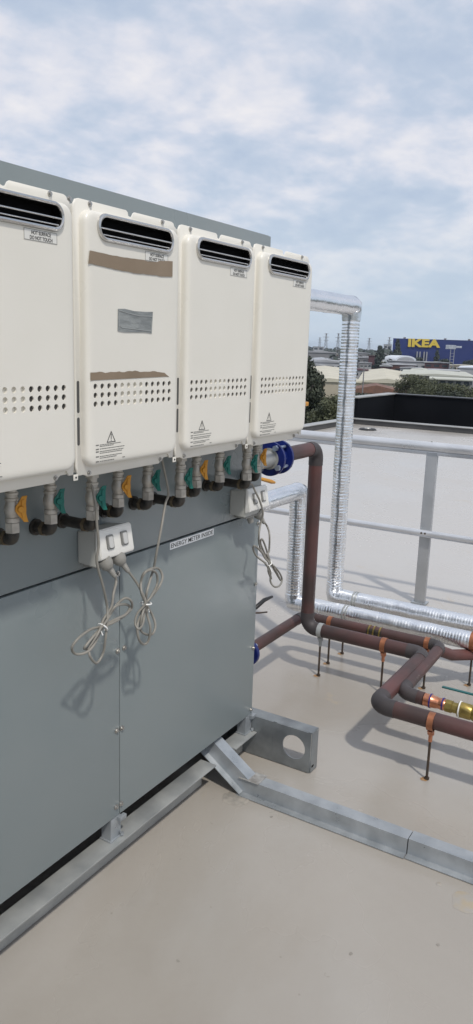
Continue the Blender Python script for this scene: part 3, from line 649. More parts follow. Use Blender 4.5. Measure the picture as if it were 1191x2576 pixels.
for k in range(4):
    a = R_(35+90*k); y, z = .18+.060*math.cos(a), 1.088+.060*math.sin(a)
    b_ = B(); b_.cyl((.370, y, z), (.3848, y, z), .0130, n=6); b_.cyl((.4015, y, z), (.4618, y, z), .007, n=10); b_.build('bolt', 'bolt', fa)
    b_ = B(); b_.cyl((.4785, y, z), (.492, y, z), .0130, n=6); b_.build('bolt', 'bolt', fb)
b_ = B(); b_.cyl((.22, .165, 1.06), (.22, .160, 1.028), .010, n=12); b_.build('valve_stem', 'brass', p1)
b_ = B(); b_.sweep([(.215, .160, 1.028), (.27, .150, 1.018), (.345, .141, .997), (.372, .140, .990)], [.008, .0075, .009, .005], 10); b_.build('lever', 'yellow', p1)

p2 = thing('lagged_pipe', 'thinner brown lagged pipe from the low blue flange to the copper and brass fittings', 'pipe', (1.03, .285, GZ))
split_pipe([(.02, .285, .152), (1.03, .285, .160), (1.03, -.465, .165), (.425, -.475, .165), (.42, -.575, .163)], .0275, .048,
           ['lag']*4, ['branch_run', 'floor_run', 'return_run', 'stub'], p2)
b_ = B(); b_.sweep([(1.02, -.43, .150), (1.10, -.50, .105), (1.34, -.67, .070), (1.95, -1.1, .045)], .0275, 24); b_.build('low_branch', 'lag', p2)
fl = flange(.430, .285, .152, .065, p2)
for k in range(4):
    a = R_(45+90*k); y, z = .285+.05*math.cos(a), .152+.05*math.sin(a)
    b_ = B(); b_.cyl((.415, y, z), (.464, y, z), .009, n=6); b_.build('bolt', 'bolt', fl)
b_ = B(); b_.cyl((.43, .285, .17), (.43, .285, .352), .008, n=10); b_.build('valve_stem', 'black', p2)
b_ = B(); b_.sweep([(.43, .285, .352), (.46, .255, .376), (.523, .25, .394), (.601, .25, .390)], [.008, .010, .010, .006], 10); b_.build('lever', 'black', p2)
b_ = B(); b_.sweep([(.43, .285, .350), (.48, .25, .343), (.556, .25, .325)], .004, 8); b_.build('latch', 'rod', p2)
# copper reducer, brass valve
b_ = B(); b_.cyl((.42, -.577, .163), (.42, -.665, .161), .03, n=26, rings=[(0, .0265), (.22, .0265), (.24, .0285), (.34, .0285), (.38, .0262), (.55, .0250), (.68, .0225), (.74, .0220), (.78, .0240), (.93, .0240), (1, .0215)]); b_.build('copper_reducer', 'copper', p2)
for y in (-.601, -.652):
    b_ = B(); b_.cyl((.42, y, .163), (.42, y-.006, .163), .0300 if y > -.62 else .0262, n=24); b_.build('marker_band', 'mtape', p2)
b_ = B(); b_.cyl((.42, -.665, .161), (.42, -.715, .160), .024, n=8, rings=[(0, .022), (.03, .0265), (.55, .0265), (.58, .0225), (1, .0225)])
b_.cyl((.42, -.716, .160), (.42, -.775, .159), .031, n=8, rings=[(0, .029), (.06, .033), (.9, .033), (1, .029)]); b_.cyl((.42, -.776, .159), (.42, -.90, .157), .036, n=24, rings=[(0, .030), (.2, .038), (.7, .038), (1, .030)])
b_.cyl((.42, -.901, .157), (.42, -1.02, .155), .028, n=8); b_.build('brass_valve', 'brass', p2)
b_ = B(); b_.cyl((.42, -.722, .160), (.42, -.727, .160), .0345, n=24); b_.build('white_band', 'tie', p2)
b_ = B(); b_.cyl((.42, -1.0, .155), (.42, -2.4, .150), .0275, n=24); b_.build('outlet_run', 'lag', p2)

# ---- foil wrapped pipes
def ribs(pts, rad, amp, period, seed):
    s = 0; out = []; prev = pts[0]
    for i, p in enumerate(pts):
        s += (p-prev).length; prev = p
        wob = noise.noise(Vector((s*9+seed, seed, 0)))
        k = abs(math.sin(PI*(s/period+.35*noise.noise(Vector((s*25, seed, 3))))))
        out.append(rad*(1+.03*wob-amp*(1-k)**2*(.6+.8*abs(noise.noise(Vector((s*14, 7, seed)))))))
    return out
def foil_run(a, c, rad, name, root, ribbed=True, period=.019, amp=.07, seed=0, n=40):
    a, c = Vector(a), Vector(c); L_ = (c-a).length; k = int(L_/(period/6 if ribbed else .02)); pts = [a+(c-a)*j/k for j in range(k+1)]
    rads = ribs(pts, rad, amp if ribbed else .02, period if ribbed else .15, seed)
    b_ = B(); R2 = sweep_rings(pts, rads, n)
    for i, ring in enumerate(R2):
        ctr = pts[i]
        for q in range(n):
            w = ring[q]-ctr; ring[q] = ctr+w*(1+.028*noise.noise(ring[q]*Vector((22, 22, 22)).x+Vector((seed, 0, 0))))
    b_.loft(R2); return b_.build(name, 'foil_s' if not ribbed else ('foil_f' if name == 'floor_run' else 'foil'), root, ang=60)
def foil_corner(p, d_in, d_out, rad, root, ln=.075):
    p, d0, d1 = Vector(p), Vector(d_in), Vector(d_out)
    pts = [p-d0*ln, p-d0*ln*.5, p-d0*.022, p-d0*.006+d1*.006, p+d1*.022, p+d1*ln*.5, p+d1*ln]
    R2 = sweep_rings(pts, [rad*.99, rad*1.03, rad*1.04, rad*1.10, rad*1.04, rad*1.03, rad*.99], 36)
    for ring in R2:
        for q in range(len(ring)): ring[q] = ring[q]+Vector((noise.noise(ring[q]*30), noise.noise(ring[q]*30+Vector((5, 0, 0))), noise.noise(ring[q]*30+Vector((0, 9, 0)))))*.0022
    b_ = B(); b_.loft(R2); return b_.build('elbow', 'foil_s', root, ang=60)
def foil_pipe(label, y, x, ztop, zlow, rx, rv, rf, seed):
    t = thing('foil_wrapped_pipe', label, 'pipe', (x, y, GZ), 'silver foil insulated pipes')
    foil_run((.001, y, ztop), (x-.045, y, ztop), rx, 'branch_run', t, False, seed=seed)
    foil_corner((x, y, ztop), (1, 0, 0), (0, 0, -1), rx*1.0, t)
    foil_run((x, y, ztop-.05), (x, y, zlow+.05), rv, 'riser', t, True, seed=seed+1, period=.0165, amp=.040)
    foil_corner((x, y, zlow), (0, 0, -1), (0, -1, 0), rv*.97, t, .07)
    foil_run((x, y-.05, zlow), (x, -2.4, zlow+.004), rf, 'floor_run', t, True, period=.0155, seed=seed+2, amp=.034)
    for yy in ((.12, ) if x < 1.3 else (.15, )):
        b_ = B(); b_.cyl((x, yy, zlow), (x, yy-.010, zlow), rf*1.07, n=30); b_.cyl((x, yy-.018, zlow), (x, yy-.026, zlow), rf*1.07, n=30); b_.build('hose_clamp', 'galv_dull', t)
    return t
foil_pipe('lower silver foil pipe, its riser just left of the brown riser', .432, 1.20, .797, .160, .047, .047, .046, 11)
foil_pipe('tall silver foil pipe rising above the heaters and down behind the brown riser', .272, 1.40, 1.786, .176, .051, .047, .046, 23)

# ---- pipe stands
def stand(x, y, zp, rp, label, lean=0.0, strap='strap', axis='y', g=True):
    t = thing('pipe_stand', label, 'pipe stand', (x, y, GZ), 'rod stands carrying the pipes')
    zb = zp-rp
    b_ = B(); b_.cyl((x, y, GZ+.002), (x+lean, y, zb-.012), .0052, n=10); b_.cyl((x, y, GZ+.001), (x, y, GZ+.010), .010, n=6); b_.build('rod', 'rod', t)
    xx = x+lean
    b_ = B(); w = .012
    n = 28; ring = lambda r_, yy: [(xx+r_*math.cos(2*PI*k/n), yy, zp+r_*math.sin(2*PI*k/n)) for k in range(n)]
    b_.loft([ring(rp*1.03, y-w), ring(rp*1.10, y-w), ring(rp*1.10, y+w), ring(rp*1.03, y+w)], cap=False)
    b_.build('strap', strap, t)
    b_ = B(); b_.cyl((xx, y, zb-.006), (xx, y, zb-.022), .013, n=6); b_.box(xx-.020, xx+.020, y-.010, y+.010, zb-.005, zb-.0015); b_.cyl((xx, y, zb-.0225), (xx, y, zb-.05), .008, n=10); b_.build('clamp_nut', 'copper' if strap == 'strap' else 'galv_dull', t)
    b_ = B(); 
    q = [(x+(.013+.008*noise.noise(Vector((math.cos(a)*2, math.sin(a)*2, x*9))))*math.cos(a)-.006, y+(.013+.010*noise.noise(Vector((math.cos(a)*2, math.sin(a)*2, y*9))))*math.sin(a)+.010, GZ+.0012) for a in [2*PI*k/18 for k in range(18)]]
    b_.loft([q, [(x+(p[0]-x)*.8, y+(p[1]-y)*.8, GZ+.0022) for p in q]]); b_.build('rust_ring', 'rust', t)
    return t
stand(.86, .100, .172, .0335, 'rod stand with rust stain at the foot of the thick brown riser', strap='galv_dull')
stand(.86, -.235, .173, .0335, 'rod stand with copper strap under the middle of the thick brown floor pipe')
stand(1.03, .125, .161, .0275, 'short rod stand with copper strap on the thinner brown pipe, left of the brass knuckle')
stand(1.03, -.395, .165, .0275, 'rod stand with copper strap beside the far bend of the thinner brown pipe')
stand(.228, -.668, .172, .0335, 'rusty rod stand with copper strap nearest the camera, under the thick brown outlet pipe')
stand(1.20, .118, .160, .041, 'rod stand under the lower silver pipe near its clamp', strap='galv_dull')
stand(1.20, -.575, .163, .043, 'rod stand with broad copper strap round the silver pipe at the right edge')
b_ = B(); b_.sweep([(1.03, -.085, .161), (1.03, -.165, .161)], .0290, 20)
o = b_.build('bare_joint', 'bronze', p2)
for y in (-.092, -.118, -.150):
    b_ = B(); b_.cyl((1.03, y, .161), (1.03, y-.007, .161), .0315, n=24); b_.build('joint_ring', 'brass', o)
# foil wrapped valve with green lever at the right edge
t = thing('foil_wrapped_valve', 'foil wrapped valve with long green lever at the right edge of the photo', 'valve', (.60, -.80, GZ))
b_ = B(); pts = [Vector((.60, -.735, .16))+Vector((0, -1, 0))*k*.02 for k in range(14)]
R2 = sweep_rings(pts, [.012, .034, .042, .045, .045, .043, .044, .045, .043, .040, .036, .032, .030, .030], 30)
for ring in R2:
    for q in range(len(ring)): ring[q] = ring[q]+Vector((noise.noise(ring[q]*40), noise.noise(ring[q]*40+Vector((5, 0, 0))), noise.noise(ring[q]*40+Vector((0, 9, 0)))))*.006
b_.loft(R2); b_.build('foil_wrap', 'foil', t, ang=60)
b_ = B(); b_.box(.592, .608, -.745, -.598, .152, .158, .002, mtx=Matrix.Rotation(0, 4, 'X')); b_.build('lever', mat('dark_green', (.01, .10, .10), .35), t)
b_ = B(); b_.cyl((.60, -.82, GZ+.002), (.60, -.82, .12), .006, n=10); b_.build('support_rod', 'rod', t)
b_ = B(); b_.cyl((.60, -.99, .16), (.60, -2.4, .158), .0275, n=24); b_.build('outlet_run', 'lag', t)

# gas stub with yellow knob behind the last heater
t = thing('gas_tap', 'small yellow tap end showing beside the right side of the last heater', 'tap', (.4, .03, 1.33))
b_ = B(); b_.cyl((.001, .03, 1.332), (.395, .03, 1.332), .009, n=12); b_.build('stub_pipe', 'nickel', t)
b_ = B(); b_.box(.39, .425, .022, .038, 1.324, 1.341, .003); b_.build('knob', 'yellow', t)

# ------------------------------------------------------------------ guard rail
gr = thing('guard_rail', 'silver aluminium guard rail with top and middle tubes crossing the roof', 'guard rail', (2.3, .1, GZ))
b_ = B(); b_.sweep([(2.3, 4.2, .972), (2.3, -4.6, .972)], .030, 24); b_.build('top_tube', 'alu', gr)
b_ = B(); b_.box(2.292, 2.308, -4.6, 4.2, .918, .9415, .002); b_.build('top_fin', 'alu', gr)
b_ = B(); b_.sweep([(2.27, 4.2, .415), (2.27, -4.6, .415)], .019, 16); b_.box(2.262, 2.30, -4.6, 4.2, .388, .398, .001); b_.build('mid_tube', 'alu', gr)
for i, y in enumerate((.045, 1.95, 3.85, -1.86, -3.77)):
    b_ = B(); b_.box(2.291, 2.321, y-.036, y+.036, GZ+.012, .935, .004); po = b_.build('post', 'post_alu', gr)
    b_ = B(); b_.box(2.27, 2.345, y-.05, y+.05, GZ+.001, GZ+.012, .002); b_.build('foot_plate', 'galv', gr)
    for dy in (-.012, .012):
        b_ = B(); b_.cyl((2.2495, y+dy, .415), (2.262, y+dy, .415), .0065, n=10); b_.build('rivet', 'rod', po)
    b_ = B(); b_.cyl((2.3, y+.01, .9995), (2.3, y+.01, 1.006), .006, n=8); b_.build('bolt', 'screw', po)

# ------------------------------------------------------------------ suburb
def cmat(n_, c, r_=.75, c2=None, s=.15): return mat(n_, c, r_, col2=c2 or tuple(x*.85 for x in c), nscale=s, detail=6)
CM = dict(cream=cmat('cream_roof', (.56, .53, .43)), creamw=cmat('cream_wall', (.46, .41, .32)), pale=cmat('pale_roof', (.50, .51, .45)), brick=cmat('red_brick', (.12, .055, .045)),
          white=cmat('white_wall', (.38, .39, .41)), grey=cmat('grey_roof', (.33, .34, .36)), greyw=cmat('grey_wall', (.22, .22, .23)), terr=cmat('terracotta', (.20, .10, .065), c2=(.13, .075, .055), s=1.2),
          blue=mat('blue_cladding', (.006, .022, .15), .6, col2=(.005, .019, .125), nscale=.05), glass=mat('window_glass', (.03, .04, .05), .15), tent=cmat('tent_white', (.62, .66, .72)), maroon=cmat('maroon_wall', (.085, .035, .04)),
          yel=mat('yellow_sign', (.66, .49, .06), .6), wht=mat('white_trim', (.30, .31, .34), .5))
def building(name, label, P, Q, depth, ztop, wall, roofm, gable=0.0, wins=0, winz=None, cat='building', roofh=.25, over=.4, turn=.02, group=None):
    P, Q = Vector((*P, 0)), Vector((*Q, 0)); az = math.atan2(P.y+1.4, P.x+2.5)-turn; Q = P+Vector((math.sin(az), -math.cos(az), 0))*(Q-P).length; ax = (Q-P).normalized(); nb = Vector((-ax.y, ax.x, 0))
    if nb.dot(P-Vector((-2.5, -1.4, 0))) < 0: nb = -nb
    w = (Q-P).length; mid = (P+Q)/2+nb*depth/2
    t = thing(name, label, cat, (mid.x, mid.y, CG), group)
    M4 = Matrix(((ax.x, nb.x, 0, P.x), (ax.y, nb.y, 0, P.y), (0, 0, 1, 0), (0, 0, 0, 1)))
    b_ = B(); b_.box(0, w, 0, depth, CG, ztop-roofh, mtx=M4); b_.build('wall', wall, t, smooth=False)
    b_ = B()
    if gable:
        pr = [(-over, ztop-roofh+.01), (w+over, ztop-roofh+.01), (w+over, ztop), (w/2, ztop+gable), (-over, ztop)]
        b_.loft([[M4@Vector((x, yy, z)) for x, z in pr] for yy in (-over, depth+over)])
    else: b_.box(-over, w+over, -over, depth+over, ztop-roofh+.01, ztop, mtx=M4)
    b_.build('roof', roofm, t, smooth=False)
    if wins:
        z0, z1 = winz
        for i in range(wins):
            xc = w*(i+.5)/wins; hw = w/wins*.33; b_ = B(); b_.box(xc-hw, xc+hw, -.06, -.01, ztop+z0, ztop+z1, mtx=M4); b_.build('window', CM['glass'], t, smooth=False)
    return t, M4, w
def ext(P, Q, a, b_):   # lengthen a frontage
    P, Q = Vector(P), Vector(Q); d = (Q-P).normalized(); return tuple(P-d*a), tuple(Q+d*b_)
# big blue store
P, Q = ext((456.3, 166.8), (487.5, 115.0), 0, 25)
t, M4, w = building('store', 'huge blue box store with big yellow letters on the horizon', P, Q, 70, 8.6, CM['blue'], CM['blue'], roofh=.3, over=.1)
tm = textmesh('IKEA', 6.3, .25, tuple(M4.to_3x3()@Vector((1, 0, 0))), (0, 0, 1), tuple(M4@Vector((9.0, -.5, 4.1))), width=19.0, bold=.30); tm.build('lettering', CM['yel'], t, smooth=False)
for x in (14.5, 16.2, 18.6, 20.2):
    b_ = B(); b_.box(x, x+.7, -1.2, -.1, -8, 1.2, mtx=M4); b_.build('entrance_fin', CM['wht'], t, smooth=False)
for x in (6, 44, 49.5, 30):
    b_ = B(); b_.box(x, x+1.4, 3, 5, 8.6, 9.5, mtx=M4); b_.build('roof_unit', CM['greyw'], t, smooth=False)
# sign on a lattice tower
t = thing('sign_tower', 'pale lattice sign tower standing in front of the big blue store', 'sign', (395.5, 112.8, CG))
b_ = B()
for dx, dy in ((0, 0), (1.0, -1.6), (.6, .4), (1.6, -1.2)): b_.cyl((395+dx, 113.3+dy, CG), (395+dx, 113.3+dy, 3.0), .10, n=6)
for k in range(9): z = CG+1.5*k+.8; b_.box(394.9, 396.7, 112, 113.5, z, z+.18)
b_.build('lattice', CM['wht'], t, smooth=False)
ax = (Vector((487.5, 115.0, 0))-Vector((456.3, 166.8, 0))).normalized(); nb = Vector((ax.y*-1, ax.x, 0)); nb = nb if nb.x > 0 else -nb
M5 = Matrix(((ax.x, nb.x, 0, 393.7), (ax.y, nb.y, 0, 115.8), (0, 0, 1, 0), (0, 0, 0, 1)))
b_ = B(); b_.box(0, 5.2, -.4, .2, 2.9, 5.0, .2, mtx=M5); b_.box(4.8, 8.2, -.4, .2, 3.6, 4.6, .2, mtx=M5); b_.build('sign_board', mat('dull_sign', (.24, .27, .33), .5, col2=(.42, .45, .5), nscale=1.4), t, smooth=False)

building('warehouse', 'long cream roofed warehouse left of the tall silver riser', *ext((193.2, 90.3), (198.7, 81.2), 6, 0), 150, -7.3, CM['creamw'], CM['cream'], gable=.8)
building('warehouse', 'cream roofed warehouse just right of the tall silver riser', (198.6, 81.4), (206.5, 68.3), 120, -7.1, CM['creamw'], CM['cream'], gable=1.0)
building('warehouse', 'wide pale green roofed hall behind the trees on the right', *ext((238.2, 83.4), (249.4, 64.7), 0, 1), 60, -5.8, CM['greyw'], CM['pale'], gable=.5, wins=5, winz=(-2.6, -1.1))
building('brick_building', 'dark red brick building with flat roof below the white tent roof', (377.5, 142.7), (386.2, 128.3), 24, -5.5, CM['brick'], CM['grey'], roofh=.3, wins=3, winz=(-3, -2))
building('flat_building', 'long low whitish building in front of the white tent roof', (407.6, 150.9), (419.3, 131.4), 20, -4.1, CM['white'], CM['grey'], wins=4, winz=(-3.6, -2.2))
building('brick_building', 'small maroon building under the sign tower', (395, 126.3), (401, 115.8), 12, -4.0, CM['maroon'], CM['grey'], gable=.4, wins=3, winz=(-2.2, -1.2))
building('shed', 'grey roofed shed on the far left of the suburb', (420.8, 206.6), (429.6, 191.9), 30, -1.2, CM['greyw'], CM['grey'], gable=.8)
building('shed', 'broad grey roofed shed in the middle distance left of the tall riser', *ext((342.0, 163.0), (347.4, 154.0), 6, 4), 60, -5.1, CM['white'], CM['grey'], gable=1.0, wins=4, winz=(-3, -1.8))
building('shed', 'grey roofed shed right behind the tall silver riser', *ext((427.0, 176.8), (434.3, 164.6), 4, 0), 30, -3.4, CM['greyw'], CM['grey'], gable=.6, wins=3, winz=(-2.4, -1.4))
building('brick_building', 'tiny maroon block beside the tall conifer', (411.4, 164.0), (414.7, 158.6), 8, -1.8, CM['maroon'], CM['maroon'])
building('shed', 'white ribbed roof shed at the right edge of the photo', *ext((327.7, 89.7), (334.0, 79.1), 0, 6), 40, -4.6, CM['white'], CM['tent'], gable=.5)
building('shed', 'low grey shed left of the white ribbed roof', (291.6, 91.5), (297.5, 81.6), 20, -5.3, CM['greyw'], CM['white'])
building('house', 'terracotta tiled house roof right of the tall silver riser', *ext((156.1, 64.6), (161.3, 56.0), 3, 2), 12, -7.6, CM['creamw'], CM['terr'], gable=1.6, cat='house', group='terracotta roofed houses')
building('house', 'terracotta tiled house roof beside the dark tree on the left', (112, 52), (116, 45.5), 9, -7.4, CM['creamw'], CM['terr'], gable=1.2, cat='house', group='terracotta roofed houses')
building('flat_building', 'glass fronted flat building peeking over the right-hand trees', (174.4, 53.6), (178.9, 46.1), 14, -4.5, CM['greyw'], CM['pale'], wins=5, winz=(-1.8, -.5), over=.7)
building('flat_building', 'small pale block on the skyline at far left', (720.9, 347.9), (726.1, 339.1), 12, 2.6, CM['white'], CM['white'], wins=2, winz=(-3, -1.5))
building('flat_building', 'pale tall block on the skyline left of the blue store', (852.5, 322.9), (857.1, 315.2), 12, 7.8, CM['white'], CM['white'], wins=2, winz=(-4, -2))
building('flat_building', 'pale low block on the skyline near the left edge', (582.9, 286.3), (587.8, 278.2), 14, -1.2, CM['white'], CM['grey'], wins=2, winz=(-3, -1.5))
rb = random.Random(42)
nm = ['pale', 'grey', 'white', 'cream', 'brown', 'dull']
ORD = ['first', 'second', 'third', 'fourth', 'fifth', 'sixth', 'seventh', 'eighth', 'ninth', 'tenth', 'eleventh', 'twelfth', 'thirteenth', 'fourteenth', 'fifteenth', 'sixteenth', 'seventeenth', 'eighteenth']
for k in range(18):
    D = rb.uniform(480, 820); ang = yaw-.085-.225*(k+rb.uniform(-.3, .3))/18
    c = Vector((-2.5+D*math.cos(ang), -1.4+D*math.sin(ang))); q = Vector((math.sin(ang), -math.cos(ang))); hw = rb.uniform(5, 14)
    h = rb.uniform(-8.5, -2.0)
    building('factory', 'small far factory roof under the skyline, %s from the left' % ORD[k], tuple(c-q*hw), tuple(c+q*hw), rb.uniform(15, 40), h, CM[['white', 'greyw', 'creamw', 'brick'][k % 4]], CM[['grey', 'white', 'grey', 'cream', 'pale'][k % 5]], gable=rb.uniform(.3, 1.2), group='small roofs far across the suburb')
for k in range(16):
    D = rb.uniform(300, 460); ang = yaw-.088-.222*(k+rb.uniform(-.3, .3))/16
    c = Vector((-2.5+D*math.cos(ang), -1.4+D*math.sin(ang))); q = Vector((math.sin(ang), -math.cos(ang))); hw = rb.uniform(2.2, 5.5)
    building('workshop', 'low workshop roof in the middle distance, %s from the left of its row' % ORD[k], tuple(c-q*hw), tuple(c+q*hw+Vector((rb.uniform(-1, 3), 0))), rb.uniform(8, 22), rb.uniform(-7.0, -4.4)+(D-380)*.012, CM[['white', 'greyw', 'maroon', 'creamw', 'white'][k % 5]], CM[['grey', 'tent', 'grey', 'pale', 'maroon', 'grey', 'cream'][k % 7]], gable=rb.uniform(.1, .8), wins=3, winz=(-2.2, -1.2), group='workshops in the middle distance')
# white tent
t = thing('marquee', 'white half round marquee roof in front of the big blue store', 'tent', (431.8, 149.4, CG))
P, Q = Vector((428.6, 154.7, 0)), Vector((435.0, 144.1, 0)); ax = (Q-P).normalized(); nb = Vector((-ax.y, ax.x, 0)); nb = nb if nb.x > 0 else -nb
arc = [(6.2*math.cos(PI*k/16), 2.9*math.sin(PI*k/16)-4.2) for k in range(17)]
b_ = B(); c = (P+Q)/2; sk2 = (nb*.75-ax*.66)
b_.loft([[c+ax*x+Vector((0, 0, z)) for x, z in arc]+[c+ax*-6.2+Vector((0, 0, CG)), c+ax*6.2+Vector((0, 0, CG))], [c+sk2*9+ax*x+Vector((0, 0, z)) for x, z in arc]+[c+sk2*9+ax*-6.2+Vector((0, 0, CG)), c+sk2*9+ax*6.2+Vector((0, 0, CG))]])
b_.build('canopy', CM['tent'], t, ang=30)
arc2 = [(5.0*math.cos(PI*k/16), 2.1*math.sin(PI*k/16)-4.2) for k in range(17)]
b_ = B(); b_.loft([[c-nb*o+ax*x+Vector((0, 0, z)) for x, z in arc2] for o in (.02, .10)]); b_.build('end_panel', CM['grey'], t, smooth=False)

# ------------------------------------------------------------------ trees
bark = mat('bark', (.06, .045, .035), .9)
def leafmat(n_, a, c): return mat(n_, a, .65, col2=c, nscale=.9, nmix=(.3, .7), detail=3)
LM = [leafmat('dark_foliage', (.018, .026, .016), (.038, .048, .026)), leafmat('olive_foliage', (.042, .052, .024), (.085, .092, .043)), leafmat('blue_green_foliage', (.022, .035, .028), (.045, .06, .045))]
def tree(x, y, ztop, wid, lm, label, n_leaf, shape='round', seed=1, zlow=None, leaf=.12, group=None):
    rd = random.Random(seed); h = ztop-CG; t = thing('tree' if shape != 'cone' else 'conifer', label, 'tree', (x, y, CG), group)
    b_ = B(); top = ztop-.25*wid if shape == 'round' else ztop-.3
    b_.sweep([(x, y, CG), (x+.02*h, y, CG+h*.35), (x, y+.02*h, CG+h*.7), (x, y, top)], [.035*h*.6, .025*h*.6, .018*h*.5, .004*h], 8)
    for k in range(6):
        a = rd.uniform(0, 2*PI); z0 = CG+h*rd.uniform(.4, .75); e = Vector((x+math.cos(a)*wid*.33, y+math.sin(a)*wid*.33, min(z0+wid*.4, ztop-.1*wid)))
        b_.cyl((x, y, z0), e, .01*h, .003*h, 6)
    b_.build('trunk', bark, t)
    bm = bmesh.new(); lows = zlow if zlow is not None else CG+h*.3; ch_ = ztop-lows
    clumps = []
    for k in range(34):
        if shape == 'round':
            v = Vector((rd.gauss(0, 1), rd.gauss(0, 1), rd.gauss(0, 1))).normalized()*rd.uniform(.35, .92)
            clumps.append((Vector((x+v.x*wid*.5, y+v.y*wid*.5, lows+ch_*.5+v.z*ch_*.46)), rd.uniform(.12, .24)*wid))
        elif shape == 'column':
            a = rd.uniform(0, 2*PI); q = rd.random(); rr_ = .5*wid*(1-q**2.2)*rd.uniform(.3, .85)
            clumps.append((Vector((x+math.cos(a)*rr_, y+math.sin(a)*rr_, lows+ch_*q*.96)), rd.uniform(.13, .22)*wid))
        else:
            a = rd.uniform(0, 2*PI); q = rd.random(); rr_ = .5*wid*(1-q)*rd.uniform(.3, .9)
            clumps.append((Vector((x+math.cos(a)*rr_, y+math.sin(a)*rr_, lows+ch_*q)), (.20-.12*q)*wid))
    for i in range(n_leaf):
        c, cr = clumps[i % len(clumps)]
        v = Vector((rd.gauss(0, 1), rd.gauss(0, 1), rd.gauss(0, .8))).normalized()*cr*rd.uniform(.5, 1.12); p = c+v
        if p.z > ztop: p.z = ztop-rd.random()*.1*wid
        nn = (v.normalized()+Vector((rd.gauss(0, .5), rd.gauss(0, .5), rd.gauss(0, .5)))).normalized(); a = nn.orthogonal().normalized(); a = Matrix.Rotation(rd.uniform(0, 6.28), 3, nn)@a; bb2 = nn.cross(a); s = leaf*rd.uniform(.6, 1.4)
        vs = [bm.verts.new(p+a*s), bm.verts.new(p+bb2*s*.5), bm.verts.new(p-a*s), bm.verts.new(p-bb2*s*.5)]
        bm.faces.new(vs)
    me = bpy.data.meshes.new('crown'); bm.to_mesh(me); bm.free(); me.materials.append(LM[lm]); o = bpy.data.objects.new('crown', me); COL.objects.link(o)
    for v in me.vertices: v.co -= Vector((x, y, CG))
    o.parent = t; return t
G_ = 'leafy trees beyond the black walls'
tree(51.2, 25.3, 1.0, 5.0, 0, 'tall dark cypress-like tree at the right side of the last heater', 26000, 'column', 1, -8.5, .13)
tree(45.6, 20.3, -1.25, 3.0, 1, 'olive green bush to the right of the tall dark tree', 9000, 'round', 2, -5.5, .10)
tree(80.4, 35.3, -3.2, 3.6, 1, 'pale olive tree between the dark tree and the silver riser', 7000, 'round', 12, -8, .12)
tree(143.3, 46.6, -2.9, 9.0, 1, 'broad olive tree in front of the pale green roofed hall', 14000, 'round', 3, -9.5, .17, G_)
tree(118.5, 36.0, -3.6, 7.0, 1, 'rounded tree between the broad olive tree and the right-hand ones', 10000, 'round', 4, -8.5, .15, G_)
tree(107.3, 29.4, -2.75, 6.2, 1, 'bushy olive tree below the glass fronted building', 10000, 'round', 5, -7.5, .13, G_)
tree(103.5, 25.2, -2.7, 5.6, 1, 'bushy tree at the right edge of the photo', 9000, 'round', 6, -7.5, .13, G_)
tree(98.0, 27.4, -3.1, 5.0, 0, 'low dark shrubby tree right behind the black wall corner', 9000, 'round', 7, -7.5, .13, G_)
tree(129.1, 51.4, -6.2, 6.0, 0, 'dark low tree behind the tall silver riser', 7000, 'round', 8, -9.8, .16, G_)
tree(117.5, 43.5, -5.7, 7.4, 1, 'low olive tree in front of the terracotta roof', 8000, 'round', 9, -9.4, .16, G_)
tree(128.5, 43.7, -5.4, 4.4, 0, 'dark tree just left of the broad olive tree', 6000, 'round', 10, -9.0, .15, G_)
tree(112.0, 38.6, -4.9, 7.0, 1, 'wide low tree behind the left end of the black wall', 8000, 'round', 14, -8.8, .15, G_)
GC = 'dark conifers near the blue store'
tree(395.6, 151.5, 3.5, 6.5, 2, 'dark pointed conifer left of the blue store', 4500, 'column', 21, -8, .45, GC)
tree(438.6, 157.5, 7.6, 9.0, 2, 'large grey green conifer covering the left corner of the blue store', 7000, 'cone', 22, -7, .5, GC)
tree(445.8, 135.8, 2.2, 6.0, 2, 'narrow conifer below the yellow lettering', 4000, 'cone', 23, -8, .45, GC)
tree(441.0, 145.0, -2.0, 7.0, 2, 'low dark tree behind the white marquee', 3500, 'round', 24, -8, .45, GC)
tree(436.7, 128.0, -2.2, 7.0, 2, 'low dark tree between the marquee and the sign tower', 3500, 'round', 25, -8, .45, GC)
tree(452.0, 118.0, -2.2, 9.0, 2, 'low dark tree at the foot of the blue store on the right', 3500, 'round', 26, -8, .45, GC)
# far-off wood on the skyline: a band of small crowns
def wood(name, label, D0, D1, h0, h1, a0, a1, n_, s, seed, lm):
    rd = random.Random(seed); bm = bmesh.new()
    for k in range(n_):
        D = rd.uniform(D0, D1); a = yaw+rd.uniform(a0, a1); c = Vector((-2.5+D*math.cos(a), -1.4+D*math.sin(a), 0)); top = CG+rd.uniform(h0, h1)*(.75+.5*noise.noise(Vector((a*40, D*.004, 0)))); rr_ = rd.uniform(.6, 1.3)*s
        for j in range(22):
            v = Vector((rd.gauss(0, 1), rd.gauss(0, 1), rd.gauss(0, 1))).normalized(); p = c+Vector((v.x*rr_, v.y*rr_, CG+(top-CG)*(.5+.5*v.z*rd.uniform(.6, 1))-CG*0)); p.z = CG+(top-CG)*(.5+.5*v.z)
            nn = v.orthogonal().normalized(); b2 = v.cross(nn); q = rr_*rd.uniform(.3, .55)
            bm.faces.new([bm.verts.new(p+nn*q), bm.verts.new(p+b2*q), bm.verts.new(p-nn*q), bm.verts.new(p-b2*q)])
    me = bpy.data.meshes.new(name); bm.to_mesh(me); bm.free(); me.materials.append(LM[lm]); o = bpy.data.objects.new(name, me); COL.objects.link(o)
    return tag(o, label, 'trees', kind='stuff')
wood('distant_trees', 'blue-grey band of treetops along the skyline', 800, 1900, 9, 17, -.36, .45, 1500, 7, 5, 2)
